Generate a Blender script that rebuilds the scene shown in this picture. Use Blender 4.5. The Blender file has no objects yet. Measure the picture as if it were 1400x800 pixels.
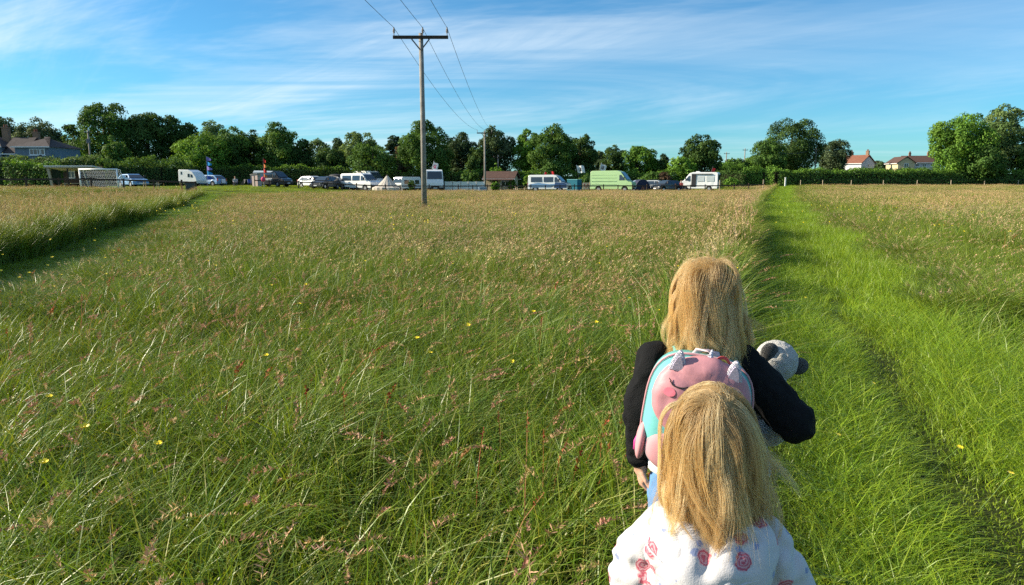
import bpy, bmesh, math, random
import numpy as np
from mathutils import Vector, Matrix, Euler

random.seed(7)
RNG = np.random.default_rng(11)
R = math.radians
scene = bpy.context.scene
C = scene.collection

# ------------------------------------------------------------------ camera, sky, sun, exposure
CAM_H = 1.45
FPX = 950.0                      # focal length in pixels of the 1400 wide photograph
PITCH = math.atan(153 / FPX)     # horizon 153 px above the middle
cd = bpy.data.cameras.new('camera')
cd.sensor_width = 36.0
cd.lens = 36.0 * FPX / 1400.0
cd.clip_start = 0.05
cd.clip_end = 6000
cam = bpy.data.objects.new('camera', cd)
C.objects.link(cam)
cam.location = (0, 0, CAM_H)
cam.rotation_euler = (math.pi / 2 - PITCH, 0, 0)
scene.camera = cam

SUN_EL = R(27)
SUN_AZ = R(5)      # how far the sun stands beyond square-left
sun_dir = Vector((-math.cos(SUN_AZ) * math.cos(SUN_EL), math.sin(SUN_AZ) * math.cos(SUN_EL), math.sin(SUN_EL)))
ld = bpy.data.lights.new('sun', 'SUN')
ld.energy = 5.0
ld.angle = R(0.53)
ld.color = (1.0, 0.89, 0.70)
sun = bpy.data.objects.new('sun', ld)
C.objects.link(sun)
sun.rotation_euler = (-sun_dir).to_track_quat('-Z', 'Y').to_euler()

world = bpy.data.worlds.new('World')
scene.world = world
world.use_nodes = True
nt = world.node_tree
nt.nodes.clear()


def N(tree, kind, **kw):
    n = tree.nodes.new(kind)
    for k, v in kw.items():
        if k == 'inp':
            for kk, vv in v.items():
                n.inputs[kk].default_value = vv
        else:
            setattr(n, k, v)
    return n


def build_world():
    L = nt.links.new
    out = N(nt, 'ShaderNodeOutputWorld')
    bg = N(nt, 'ShaderNodeBackground', inp={'Strength': 0.074})
    sky = N(nt, 'ShaderNodeTexSky', sky_type='NISHITA', sun_disc=False)
    sky.sun_elevation = SUN_EL
    sky.sun_rotation = -math.pi / 2 + SUN_AZ
    sky.air_density = 1.0
    sky.dust_density = 0.3
    sky.ozone_density = 3.2
    sky.altitude = 20
    # cirrus: sky direction projected on a high flat layer
    tc = N(nt, 'ShaderNodeTexCoord')
    sep = N(nt, 'ShaderNodeSeparateXYZ')
    L(tc.outputs['Generated'], sep.inputs[0])
    zz = N(nt, 'ShaderNodeMath', operation='MAXIMUM', inp={1: 0.0})
    L(sep.outputs['Z'], zz.inputs[0])
    za = N(nt, 'ShaderNodeMath', operation='ADD', inp={1: 0.10})
    L(zz.outputs[0], za.inputs[0])
    dx = N(nt, 'ShaderNodeMath', operation='DIVIDE')
    dy = N(nt, 'ShaderNodeMath', operation='DIVIDE')
    L(sep.outputs['X'], dx.inputs[0]); L(za.outputs[0], dx.inputs[1])
    L(sep.outputs['Y'], dy.inputs[0]); L(za.outputs[0], dy.inputs[1])
    com = N(nt, 'ShaderNodeCombineXYZ')
    L(dx.outputs[0], com.inputs[0]); L(dy.outputs[0], com.inputs[1])

    def layer(rot, scale, nscale, detail, dist, lo, hi, loc=(0, 0, 0), rough=0.6):
        m = N(nt, 'ShaderNodeMapping', vector_type='TEXTURE')
        m.inputs['Rotation'].default_value = (0, 0, R(rot))
        m.inputs['Scale'].default_value = [1.0 / v_ for v_ in scale]
        m.inputs['Location'].default_value = loc
        L(com.outputs[0], m.inputs['Vector'])
        n = N(nt, 'ShaderNodeTexNoise', inp={'Scale': nscale, 'Detail': detail, 'Roughness': rough, 'Distortion': dist})
        L(m.outputs[0], n.inputs['Vector'])
        r = N(nt, 'ShaderNodeMapRange', inp={'From Min': lo, 'From Max': hi})
        r.interpolation_type = 'SMOOTHSTEP'
        L(n.outputs['Fac'], r.inputs['Value'])
        return r.outputs[0]
    a = layer(-40, (0.30, 1.5, 1), 0.80, 8, 0.7, 0.42, 0.76, (3.1, 0.4, 0), 0.66)
    b = layer(-22, (0.45, 1.0, 1), 0.45, 6, 1.1, 0.40, 0.66, (1.7, 5.2, 0), 0.62)
    c = layer(-52, (0.22, 2.8, 1), 1.3, 7, 0.4, 0.46, 0.82, (0.2, 2.2, 0), 0.68)
    # the veil is thicker toward the low western sky
    wx = N(nt, 'ShaderNodeMapRange', inp={'From Min': 0.45, 'From Max': -0.75, 'To Min': 0.40, 'To Max': 1.55})
    L(sep.outputs['X'], wx.inputs['Value'])
    ab = N(nt, 'ShaderNodeMath', operation='MULTIPLY'); L(a, ab.inputs[0]); L(b, ab.inputs[1])
    s1 = N(nt, 'ShaderNodeMath', operation='MULTIPLY_ADD', inp={1: 0.55}); L(b, s1.inputs[0])
    s2 = N(nt, 'ShaderNodeMath', operation='MULTIPLY', inp={1: 0.16}); L(c, s2.inputs[0])
    L(s2.outputs[0], s1.inputs[2])
    s3 = N(nt, 'ShaderNodeMath', operation='MULTIPLY_ADD', inp={1: 0.75}); L(ab.outputs[0], s3.inputs[0]); L(s1.outputs[0], s3.inputs[2])
    s4 = N(nt, 'ShaderNodeMath', operation='MULTIPLY', use_clamp=True); L(s3.outputs[0], s4.inputs[0]); L(wx.outputs[0], s4.inputs[1])
    s5 = N(nt, 'ShaderNodeMath', operation='MULTIPLY', inp={1: 0.62}); L(s4.outputs[0], s5.inputs[0])
    # deepen the clear blue a little
    hs = N(nt, 'ShaderNodeMix', data_type='RGBA', blend_type='MULTIPLY', inp={'Factor': 1.0})
    L(sky.outputs[0], hs.inputs['A']); hs.inputs['B'].default_value = (0.42, 0.87, 1.07, 1)
    mx = N(nt, 'ShaderNodeMix', data_type='RGBA')
    L(s5.outputs[0], mx.inputs['Factor'])
    L(hs.outputs['Result'], mx.inputs['A'])
    mx.inputs['B'].default_value = (6.6, 7.4, 7.9, 1)
    L(mx.outputs['Result'], bg.inputs['Color'])
    L(bg.outputs[0], out.inputs['Surface'])


build_world()
vs = scene.view_settings
vs.view_transform = 'Standard'
vs.look = 'None'
vs.gamma = 1
vs.use_curve_mapping = False
vs.exposure = 1.0
scene.cycles.max_bounces = 4
scene.cycles.diffuse_bounces = 2
scene.cycles.glossy_bounces = 2
scene.cycles.transmission_bounces = 3
scene.cycles.transparent_max_bounces = 8
scene.cycles.use_denoising = False
scene.cycles.use_adaptive_sampling = True
scene.cycles.adaptive_threshold = 0.012


# ------------------------------------------------------------------ helpers
def zc_of(Y, z):
    return Y * math.cos(PITCH) + (CAM_H - z) * math.sin(PITCH)


def gx(px, Y, z=0.0):
    """world X of photo column px at ground distance Y"""
    return (px - 700.0) / FPX * zc_of(Y, z)


def hz(py, Y):
    """world height of photo row py at ground distance Y"""
    ang = PITCH + math.atan((py - 400.0) / FPX)
    return CAM_H - Y * math.tan(ang)


def sstep(a, b, v):
    t = np.clip((v - a) / (b - a), 0, 1)
    return t * t * (3 - 2 * t)


def vnoise(x, y, s, seed=0):
    """cheap smooth 2-D noise, about -1..1"""
    x = np.asarray(x, float) * s; y = np.asarray(y, float) * s
    k = seed * 1.7
    return (np.sin(x * 1.0 + 1.3 * np.sin(y * 0.7 + k) + k) + np.sin(y * 1.1 + 1.7 * np.sin(x * 0.6 - k) + 2.1 * k)
            + 0.6 * np.sin(x * 2.3 - y * 1.9 + 3 * k) + 0.5 * np.sin(x * 1.7 + y * 2.9 - k)) / 3.1


def zt(x, y):
    """height of the land"""
    x = np.asarray(x, float); y = np.asarray(y, float)
    left = 0.72 * sstep(-14, -34, x) * sstep(25, 52, y)
    right = 0.55 * sstep(18, 45, x) * sstep(60, 104, y)
    far = 0.9 * sstep(150, 420, y)
    return left + right + far + 0.03 * vnoise(x, y, 0.35, 2) * sstep(3, 12, y)


def mat(name, col, rough=0.6, spec=0.4, metal=0.0, var=0.0, vscale=8.0, bump=0.0, bscale=60.0, col2=None, coat=0.0):
    m = bpy.data.materials.new(name)
    m.use_nodes = True
    t = m.node_tree
    b = t.nodes['Principled BSDF']
    b.inputs['Base Color'].default_value = (*col, 1)
    b.inputs['Roughness'].default_value = rough
    b.inputs['Specular IOR Level'].default_value = spec
    b.inputs['Metallic'].default_value = metal
    if coat:
        b.inputs['Coat Weight'].default_value = coat
        b.inputs['Coat Roughness'].default_value = 0.08
    if var or col2:
        tc = N(t, 'ShaderNodeTexCoord')
        n = N(t, 'ShaderNodeTexNoise', inp={'Scale': vscale, 'Detail': 5.0, 'Roughness': 0.6})
        t.links.new(tc.outputs['Object'], n.inputs['Vector'])
        mx = N(t, 'ShaderNodeMix', data_type='RGBA')
        r = N(t, 'ShaderNodeMapRange', inp={'From Min': 0.32, 'From Max': 0.68})
        t.links.new(n.outputs['Fac'], r.inputs['Value'])
        t.links.new(r.outputs[0], mx.inputs['Factor'])
        c2 = col2 if col2 else tuple(min(1, c * (1 + var)) for c in col)
        c1 = col if col2 else tuple(c * (1 - var) for c in col)
        mx.inputs['A'].default_value = (*c1, 1)
        mx.inputs['B'].default_value = (*c2, 1)
        t.links.new(mx.outputs['Result'], b.inputs['Base Color'])
    if bump:
        tc2 = N(t, 'ShaderNodeTexCoord')
        n2 = N(t, 'ShaderNodeTexNoise', inp={'Scale': bscale, 'Detail': 4.0})
        t.links.new(tc2.outputs['Object'], n2.inputs['Vector'])
        bp = N(t, 'ShaderNodeBump', inp={'Strength': bump, 'Distance': 0.02})
        t.links.new(n2.outputs['Fac'], bp.inputs['Height'])
        t.links.new(bp.outputs[0], b.inputs['Normal'])
    return m


def leaf_mat(name, trans=0.35, rough=0.45, spec=0.35, tint_attr=True, sat=1.0):
    """leaf or blade: colour comes from the mesh, a tint from the tuft; some light passes through"""
    m = bpy.data.materials.new(name)
    m.use_nodes = True
    t = m.node_tree
    t.nodes.clear()
    L = t.links.new
    out = N(t, 'ShaderNodeOutputMaterial')
    at = N(t, 'ShaderNodeAttribute', attribute_name='Col')
    col = at.outputs['Color']
    if tint_attr:
        ti = N(t, 'ShaderNodeAttribute', attribute_name='tint', attribute_type='INSTANCER')
        mm = N(t, 'ShaderNodeMix', data_type='RGBA', blend_type='MULTIPLY', inp={'Factor': 1.0})
        L(col, mm.inputs['A']); L(ti.outputs['Color'], mm.inputs['B'])
        col = mm.outputs['Result']
    p = N(t, 'ShaderNodeBsdfPrincipled', inp={'Roughness': rough, 'Specular IOR Level': spec})
    tr = N(t, 'ShaderNodeBsdfTranslucent')
    g = N(t, 'ShaderNodeMix', data_type='RGBA', blend_type='MULTIPLY', inp={'Factor': 1.0})
    g.inputs['B'].default_value = (1.25, 1.15, 0.55, 1)
    L(col, g.inputs['A'])
    L(col, p.inputs['Base Color']); L(g.outputs['Result'], tr.inputs['Color'])
    mx = N(t, 'ShaderNodeMixShader', inp={0: trans})
    L(p.outputs[0], mx.inputs[1]); L(tr.outputs[0], mx.inputs[2])
    L(mx.outputs[0], out.inputs['Surface'])
    return m


def npmesh(name, V, F, material=None, col=None, smooth=False):
    """mesh data from arrays; F is (m,3) or (m,4)"""
    V = np.asarray(V, np.float32); F = np.asarray(F, np.int32)
    me = bpy.data.meshes.new(name)
    k = F.shape[1]
    me.vertices.add(len(V)); me.vertices.foreach_set('co', V.ravel())
    me.loops.add(F.size); me.loops.foreach_set('vertex_index', F.ravel())
    me.polygons.add(len(F))
    me.polygons.foreach_set('loop_start', np.arange(0, F.size, k, dtype=np.int32))
    if smooth:
        me.polygons.foreach_set('use_smooth', np.ones(len(F), bool))
    if col is not None:
        ca = me.color_attributes.new('Col', 'FLOAT_COLOR', 'POINT')
        c4 = np.ones((len(V), 4), np.float32); c4[:, :3] = col
        ca.data.foreach_set('color', c4.ravel())
    me.update(calc_edges=True)
    if material:
        me.materials.append(material)
    return me


class MB:
    """collects simple shapes and links them as one mesh object"""
    def __init__(s):
        s.bm = bmesh.new()

    def box(s, c, size, rz=0.0, rot=None):
        M = Matrix.Translation(c) @ (rot.to_4x4() if rot else Matrix.Rotation(rz, 4, 'Z')) @ Matrix.Diagonal((*size, 1))
        bmesh.ops.create_cube(s.bm, size=1, matrix=M)
        return s

    def cyl(s, a, b, r0, r1=None, seg=10, caps=True):
        a = Vector(a); b = Vector(b); d = b - a
        M = Matrix.Translation((a + b) / 2) @ d.to_track_quat('Z', 'Y').to_matrix().to_4x4()
        bmesh.ops.create_cone(s.bm, cap_ends=caps, segments=seg, radius1=r0, radius2=r0 if r1 is None else r1, depth=d.length, matrix=M)
        return s

    def ball(s, c, r, seg=12, rot=None):
        r = (r, r, r) if isinstance(r, (int, float)) else r
        M = Matrix.Translation(c) @ (rot.to_4x4() if rot else Matrix.Identity(4)) @ Matrix.Diagonal((*r, 1))
        bmesh.ops.create_uvsphere(s.bm, u_segments=seg, v_segments=max(6, seg // 2 + 2), radius=1, matrix=M)
        return s

    def poly(s, pts):
        s.bm.faces.new([s.bm.verts.new(p) for p in pts])
        return s

    def prism(s, pts, vec):
        """polygon pushed along vec"""
        vec = Vector(vec)
        a = [s.bm.verts.new(p) for p in pts]
        b = [s.bm.verts.new(Vector(p) + vec) for p in pts]
        n = len(a)
        s.bm.faces.new(a[::-1]); s.bm.faces.new(b)
        for i in range(n):
            s.bm.faces.new((a[i], a[(i + 1) % n], b[(i + 1) % n], b[i]))
        return s

    def tube(s, pts, radii, seg=8, caps=True):
        """round tube through points; radii numbers or (rx, ry) pairs"""
        P = [Vector(p) for p in pts]
        rings = []
        for i, p in enumerate(P):
            t = (P[min(i + 1, len(P) - 1)] - P[max(i - 1, 0)]).normalized()
            u = Vector((1, 0, 0)) - t * t.x
            if u.length < 0.15:
                u = Vector((0, 1, 0)) - t * t.y
            u.normalize(); v = t.cross(u)
            r = radii[i] if not isinstance(radii, (int, float)) else radii
            rx, ry = r if isinstance(r, tuple) else (r, r)
            rings.append([s.bm.verts.new(p + u * (rx * math.cos(a)) + v * (ry * math.sin(a)))
                          for a in [2 * math.pi * k / seg for k in range(seg)]])
        for A, B in zip(rings, rings[1:]):
            for k in range(seg):
                s.bm.faces.new((A[k], A[(k + 1) % seg], B[(k + 1) % seg], B[k]))
        if caps:
            s.bm.faces.new(rings[0][::-1]); s.bm.faces.new(rings[-1])
        return s

    def build(s, name, material, parent=None, smooth=False, bevel=0.0):
        me = bpy.data.meshes.new(name)
        bmesh.ops.recalc_face_normals(s.bm, faces=s.bm.faces)
        s.bm.to_mesh(me); s.bm.free()
        if smooth:
            me.polygons.foreach_set('use_smooth', [True] * len(me.polygons))
        if material:
            me.materials.append(material)
        return link(name, me, parent, bevel)


def link(name, me, parent=None, bevel=0.0):
    o = bpy.data.objects.new(name, me)
    C.objects.link(o)
    o.parent = parent
    if bevel:
        b = o.modifiers.new('bevel', 'BEVEL'); b.width = bevel; b.segments = 2; b.limit_method = 'ANGLE'
    return o


def tag(o, label=None, cat=None, group=None, kind=None):
    if label: o['label'] = label
    if cat: o['category'] = cat
    if group: o['group'] = group
    if kind: o['kind'] = kind
    return o


def empty(name, loc, rz=0.0, label=None, cat=None, group=None):
    o = bpy.data.objects.new(name, None)
    C.objects.link(o)
    o.location = loc
    o.rotation_euler = (0, 0, rz)
    o.empty_display_size = 0.2
    return tag(o, label, cat, group)


def copy_tree(o, parent=None):
    c = o.copy(); C.objects.link(c); c.parent = parent
    for ch in list(o.children):
        copy_tree(ch, c)
    return c


# ------------------------------------------------------------------ the land
def edge_right_path(y):
    """left edge of the mown path that leads from the camera to the gate"""
    return -0.22 + 0.342 * y + 2.9 * (y / 90.0) ** 2 + 0.10 * np.sin(y * 0.55) * sstep(3, 8, y)


def edge_left_path(y):
    """right edge of the mown path on the left"""
    return -2.78 - 0.363 * y + 0.12 * np.sin(y * 0.5 + 1)


def build_ground():
    m = bpy.data.materials.new('soil_and_sward')
    m.use_nodes = True
    t = m.node_tree; L = t.links.new
    b = t.nodes['Principled BSDF']; b.inputs['Roughness'].default_value = 0.95; b.inputs['Specular IOR Level'].default_value = 0.1
    tc = N(t, 'ShaderNodeTexCoord')
    n1 = N(t, 'ShaderNodeTexNoise', inp={'Scale': 0.06, 'Detail': 8.0, 'Roughness': 0.65})
    n2 = N(t, 'ShaderNodeTexNoise', inp={'Scale': 9.0, 'Detail': 6.0, 'Roughness': 0.7})
    L(tc.outputs['Object'], n1.inputs[0]); L(tc.outputs['Object'], n2.inputs[0])
    r = N(t, 'ShaderNodeValToRGB'); L(n1.outputs['Fac'], r.inputs[0])
    r.color_ramp.elements[0].position = 0.35; r.color_ramp.elements[0].color = (0.030, 0.045, 0.012, 1)
    r.color_ramp.elements[1].position = 0.65; r.color_ramp.elements[1].color = (0.075, 0.080, 0.025, 1)
    mm = N(t, 'ShaderNodeMix', data_type='RGBA', blend_type='MULTIPLY', inp={'Factor': 0.8})
    r2 = N(t, 'ShaderNodeMapRange', inp={'From Min': 0.3, 'From Max': 0.7, 'To Min': 0.45, 'To Max': 1.2})
    L(n2.outputs['Fac'], r2.inputs[0]); L(r.outputs[0], mm.inputs['A']); L(r2.outputs[0], mm.inputs['B'])
    L(mm.outputs['Result'], b.inputs['Base Color'])
    xs = np.concatenate([np.linspace(-2500, -200, 14), np.linspace(-180, -62, 20), np.linspace(-60, 60, 121), np.linspace(62, 180, 20), np.linspace(200, 2500, 14)])
    ys = np.concatenate([np.linspace(-300, -12, 8), np.linspace(-10, 125, 136), np.linspace(130, 400, 28), np.linspace(450, 4500, 12)])
    X, Y = np.meshgrid(xs, ys)
    V = np.stack([X, Y, zt(X, Y)], -1).reshape(-1, 3)
    nx, ny = len(xs), len(ys)
    i = (np.arange(ny - 1)[:, None] * nx + np.arange(nx - 1)[None]).ravel()
    F = np.stack([i, i + 1, i + nx + 1, i + nx], 1)
    o = link('ground', npmesh('ground', V, F, m, smooth=True))
    tag(o, kind='structure')


build_ground()


# ------------------------------------------------------------------ grass (real blades)
M_BLADE = leaf_mat('grass_blade', 0.30, 0.40, 0.35, tint_attr=True)
M_SEED = leaf_mat('grass_seed_head', 0.15, 0.7, 0.15, tint_attr=True)
M_BLADE_NEAR = leaf_mat('near_grass_blade', 0.30, 0.40, 0.35, tint_attr=False)
M_SEED_NEAR = leaf_mat('near_grass_seed_head', 0.15, 0.7, 0.15, tint_attr=False)

GREEN = np.array([[0.115, 0.190, 0.014], [0.155, 0.235, 0.018], [0.085, 0.155, 0.016], [0.195, 0.260, 0.028], [0.125, 0.190, 0.028], [0.25, 0.27, 0.060]])
LUSH = np.array([[0.185, 0.305, 0.014], [0.250, 0.365, 0.020], [0.135, 0.240, 0.015], [0.300, 0.395, 0.028], [0.190, 0.290, 0.020]])
STEM = np.array([[0.17, 0.20, 0.06], [0.24, 0.23, 0.10], [0.30, 0.25, 0.14], [0.13, 0.19, 0.05]])
HEAD = np.array([[0.53, 0.38, 0.23], [0.58, 0.46, 0.28], [0.48, 0.30, 0.21], [0.56, 0.47, 0.23], [0.43, 0.31, 0.18], [0.50, 0.34, 0.25]])
HEAD_NEAR = HEAD * np.array([0.86, 0.76, 0.80])
RUST = np.array([[0.30, 0.075, 0.035], [0.36, 0.11, 0.05], [0.24, 0.055, 0.03], [0.32, 0.16, 0.07]])


def blades(rng, b, h, w, cols, lean=0.45, curl=0.95, wind=0.30, seg=4, jitter=0.16, tint=None):
    """curved tapering blades rooted at b (n,3); wind pushes them toward +X"""
    n = len(b)
    da = rng.uniform(0, 2 * np.pi, n)
    ln = rng.uniform(0, lean, n); cu = rng.uniform(0.2, curl, n)
    wd = np.asarray(wind) * rng.uniform(0.4, 1.6, n)
    wa = rng.normal(-0.2, 0.45, n)
    tw = rng.uniform(0, np.pi, n)
    t = np.linspace(0, 1, seg + 1)[None]
    out = ln[:, None] * t + cu[:, None] * t ** 2.3
    wo = wd[:, None] * (0.35 * t + 0.65 * t ** 2)
    ox = out * np.cos(da)[:, None] + wo * np.cos(wa)[:, None]
    oy = out * np.sin(da)[:, None] + wo * np.sin(wa)[:, None]
    up = t - 0.34 * np.hypot(ox, oy) * t ** 1.2
    H = np.asarray(h)[:, None]
    px = b[:, 0:1] + H * ox; py = b[:, 1:2] + H * oy; pz = b[:, 2:3] + H * up
    wid = (np.asarray(w)[:, None] * (1 - t ** 1.6) * np.minimum(1, 0.65 + t * 2)) * 0.5
    wx, wy = np.cos(tw)[:, None] * wid, np.sin(tw)[:, None] * wid
    V = np.stack([np.stack([px - wx, py - wy, pz], -1), np.stack([px + wx, py + wy, pz], -1)], 2).reshape(-1, 3)
    k = (np.arange(n)[:, None] * (2 * (seg + 1)) + np.arange(seg)[None] * 2).ravel()
    F = np.stack([k, k + 1, k + 3, k + 2], 1)
    ci = cols[rng.integers(0, len(cols), n)] * rng.uniform(1 - jitter, 1 + jitter, (n, 1)) * rng.uniform(0.94, 1.06, (n, 3))
    if tint is not None:
        ci = ci * tint
    return V, F, np.repeat(ci, 2 * (seg + 1), 0)


def seed_stems(rng, b, h, stem_cols, head_cols, lean=0.25, curl=0.35, wind=0.45, sw=0.0024, m=16, tint=None, fat=1.0, kinds=(0, 1, 2)):
    """stalks that carry a feathery head of small blades: plume, spike or open panicle"""
    n = len(b)
    h = np.asarray(h)
    da = rng.uniform(0, 2 * np.pi, n); ln = rng.uniform(0.02, lean, n); cu = rng.uniform(0.05, curl, n)
    wd = np.asarray(wind) * rng.uniform(0.4, 1.5, n); wa = rng.normal(-0.2, 0.4, n)

    def P(t):
        o = ln[:, None] * t + cu[:, None] * t ** 3
        w_ = wd[:, None] * (0.3 * t + 0.7 * t ** 2.2)
        ox = o * np.cos(da)[:, None] + w_ * np.cos(wa)[:, None]; oy = o * np.sin(da)[:, None] + w_ * np.sin(wa)[:, None]
        up = t - 0.34 * np.hypot(ox, oy) * t ** 1.3
        return b[:, None, :] + np.stack([ox, oy, up], -1) * h[:, None, None]
    t = np.repeat(np.linspace(0, 1, 5)[None], n, 0)
    pts = P(t)
    tw = rng.uniform(0, np.pi, n)
    wv = np.stack([np.cos(tw), np.sin(tw), 0 * tw], 1)[:, None] * (sw * fat * 0.5) * np.array([1, 0.95, 0.85, 0.7, 0.5])[None, :, None]
    V1 = np.stack([pts - wv, pts + wv], 2).reshape(-1, 3)
    k = (np.arange(n)[:, None] * 10 + np.arange(4)[None] * 2).ravel()
    F1 = np.stack([k, k + 1, k + 3, k + 2], 1)
    tn = np.ones((n, 1)) if tint is None else tint
    C1 = np.repeat(stem_cols[rng.integers(0, len(stem_cols), n)] * tn, 10, 0)
    kd = np.array(kinds)[rng.integers(0, len(kinds), n)]
    L = np.choose(kd, [rng.uniform(0.08, 0.14, n), rng.uniform(0.05, 0.09, n), rng.uniform(0.09, 0.16, n)])
    wdt = np.choose(kd, [0.014, 0.008, 0.008]) * fat
    sp = np.choose(kd, [0.028, 0.015, 0.042])
    u0 = 1 - np.minimum(L / h, 0.6)
    f01 = (np.arange(m)[None] + rng.uniform(0, 1, (n, m))) / m
    q = P(u0[:, None] + (1 - u0[:, None]) * f01)
    fs = 1 - np.abs(f01 - 0.4) * 1.1
    aa = rng.uniform(0, 2 * np.pi, (n, m))
    o = np.stack([np.cos(aa), np.sin(aa), rng.uniform(0.3, 1.3, (n, m))], -1); o /= np.linalg.norm(o, axis=-1, keepdims=True)
    s = (sp[:, None] * fs * rng.uniform(0.5, 1.0, (n, m)))[..., None]
    side = np.cross(o, rng.normal(size=(n, m, 3))); side /= np.linalg.norm(side, axis=-1, keepdims=True) + 1e-6
    ww = (wdt[:, None] * 0.5 * fs)[..., None] * side
    V2 = np.stack([q, q + o * s * 0.55 + ww, q + o * s, q + o * s * 0.55 - ww], 2).reshape(-1, 3)
    F2 = np.arange(n * m * 4).reshape(-1, 4) + len(V1)
    hc = head_cols[rng.integers(0, len(head_cols), n)] * rng.uniform(0.8, 1.2, (n, 1)) * tn
    C2 = np.repeat((hc[:, None] * rng.uniform(0.8, 1.2, (n, m, 1))).reshape(-1, 3), 4, 0)
    return np.concatenate([V1, V2]), np.concatenate([F1, F2]), np.concatenate([C1, C2])


def joined(name, parts, mats):
    """several (V, F, colour) sets in one mesh, one material each"""
    V = np.concatenate([p[0] for p in parts]); Cc = np.concatenate([p[2] for p in parts])
    offs = np.cumsum([0] + [len(p[0]) for p in parts])
    F = np.concatenate([p[1] + o for p, o in zip(parts, offs)])
    me = npmesh(name, V, F, mats[0], Cc)
    for m_ in mats[1:]:
        me.materials.append(m_)
    me.polygons.foreach_set('material_index', np.repeat(np.arange(len(parts)), [len(p[1]) for p in parts]).astype(np.int32))
    return me


def source_collection(name, meshes):
    col = bpy.data.collections.new(name)       # kept out of the scene: it only feeds the scatter
    for i, me in enumerate(meshes):
        col.objects.link(bpy.data.objects.new('%s_%02d' % (name, i), me))
    return col


def scatter_group(col):
    g = bpy.data.node_groups.new('scatter_' + col.name, 'GeometryNodeTree')
    g.interface.new_socket('Geometry', in_out='INPUT', socket_type='NodeSocketGeometry')
    g.interface.new_socket('Geometry', in_out='OUTPUT', socket_type='NodeSocketGeometry')
    gi = g.nodes.new('NodeGroupInput'); go = g.nodes.new('NodeGroupOutput')
    ci = g.nodes.new('GeometryNodeCollectionInfo')
    ci.inputs['Collection'].default_value = col
    ci.inputs['Separate Children'].default_value = True
    ci.inputs['Reset Children'].default_value = True
    ip = g.nodes.new('GeometryNodeInstanceOnPoints')
    ip.inputs['Pick Instance'].default_value = True

    def na(n, t):
        a = g.nodes.new('GeometryNodeInputNamedAttribute'); a.data_type = t
        a.inputs['Name'].default_value = n
        return [s for s in a.outputs if s.enabled and s.name == 'Attribute'][0]
    L = g.links.new
    L(gi.outputs[0], ip.inputs['Points']); L(ci.outputs[0], ip.inputs['Instance'])
    L(na('idx', 'INT'), ip.inputs['Instance Index'])
    L(na('rot', 'FLOAT_VECTOR'), ip.inputs['Rotation'])
    L(na('scl', 'FLOAT_VECTOR'), ip.inputs['Scale'])
    L(ip.outputs[0], go.inputs[0])
    return g


def scatter(name, P, idx, phi, scl, tint, col, label, cat):
    """one 'stuff' object: points that carry tufts or turves"""
    n = len(P)
    me = bpy.data.meshes.new(name)
    me.vertices.add(n); me.vertices.foreach_set('co', np.asarray(P, np.float32).ravel())
    eu = np.zeros((n, 3), np.float32); eu[:, 2] = phi
    me.attributes.new('idx', 'INT', 'POINT').data.foreach_set('value', np.asarray(idx, np.int32))
    me.attributes.new('rot', 'FLOAT_VECTOR', 'POINT').data.foreach_set('vector', eu.ravel())
    me.attributes.new('scl', 'FLOAT_VECTOR', 'POINT').data.foreach_set('vector', np.asarray(scl, np.float32).ravel())
    me.attributes.new('tint', 'FLOAT_VECTOR', 'POINT').data.foreach_set('vector', np.asarray(tint, np.float32).ravel())
    o = link(name, me)
    md = o.modifiers.new('scatter', 'NODES'); md.node_group = scatter_group(col)
    return tag(o, label, cat, kind='stuff')


MARGIN, HALF = 2.5, 0.80


def field_points(rng, bands):
    out = []
    for y0, y1, dens in bands:
        w = HALF * y1 + MARGIN
        n = int(2 * w * (y1 - y0) * dens)
        p = np.stack([rng.uniform(-w, w, n), rng.uniform(y0, y1, n)], 1)
        out.append(p[np.abs(p[:, 0]) < HALF * p[:, 1] + MARGIN])
    return np.concatenate(out)


def grid_points(rng, y0, y1, step):
    ys = np.arange(y0 + step / 2, y1, step)
    w = HALF * y1 + MARGIN
    xs = np.arange(-w, w, step)
    X, Y = np.meshgrid(xs, ys)
    p = np.stack([X.ravel(), Y.ravel()], 1) + rng.uniform(-0.2, 0.2, (X.size, 2)) * step
    return p[np.abs(p[:, 0]) < HALF * p[:, 1] + MARGIN]


def far_edge(x):
    """the field ends at the rail fence on the left and centre, at the hedge on the right"""
    return np.where(x < -19, 55.5, np.where(x < -17, 55.5 + (x + 19) * 14, np.where(x < 31, 84.5, 104.0)))


def zones(P):
    x, y = P[:, 0], P[:, 1]
    u = x - edge_right_path(y)                     # metres right of the path's left edge
    v = edge_left_path(y) - x                      # metres left of the left path's right edge
    on_r = (u > 0) & (u < 2.35 + 0.35 * vnoise(x, y, 0.8, 5))
    on_l = (v > 0) & (v < 1.55 + 0.1 * vnoise(x, y, 1.0, 6))
    near_people = (np.hypot(x - 0.42, (y - 1.45) * 0.8) < 0.27)
    return u, v, on_r, on_l, (y < far_edge(x)) & ~near_people


def height_of(x, y, u, v):
    hn = 1 + 0.34 * vnoise(x, y, 1.15, 1) + 0.20 * vnoise(x, y, 2.9, 3) + 0.20 * vnoise(x, y, 5.6, 23)
    ramp = np.where(u > 0, 0.55 + 0.45 * sstep(2.2, 4.2, u), 1.0) * (1 - 0.40 * sstep(-2.0, -0.3, v) * (v < 0.5))       # grows taller away from the right path
    return np.clip(hn * ramp * np.where(v > 0, 1.0 + 1.05 * sstep(2.6, 1.7, v), 1.0) * (1 + 0.75 * sstep(-0.7, -0.2, u) * (u < 0) * sstep(2, 5, y)) * (1 - 0.30 * sstep(45, 80, y)) * (1 - 0.35 * sstep(30, 50, y) * (x < -17)), 0.35, 2.2)


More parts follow.
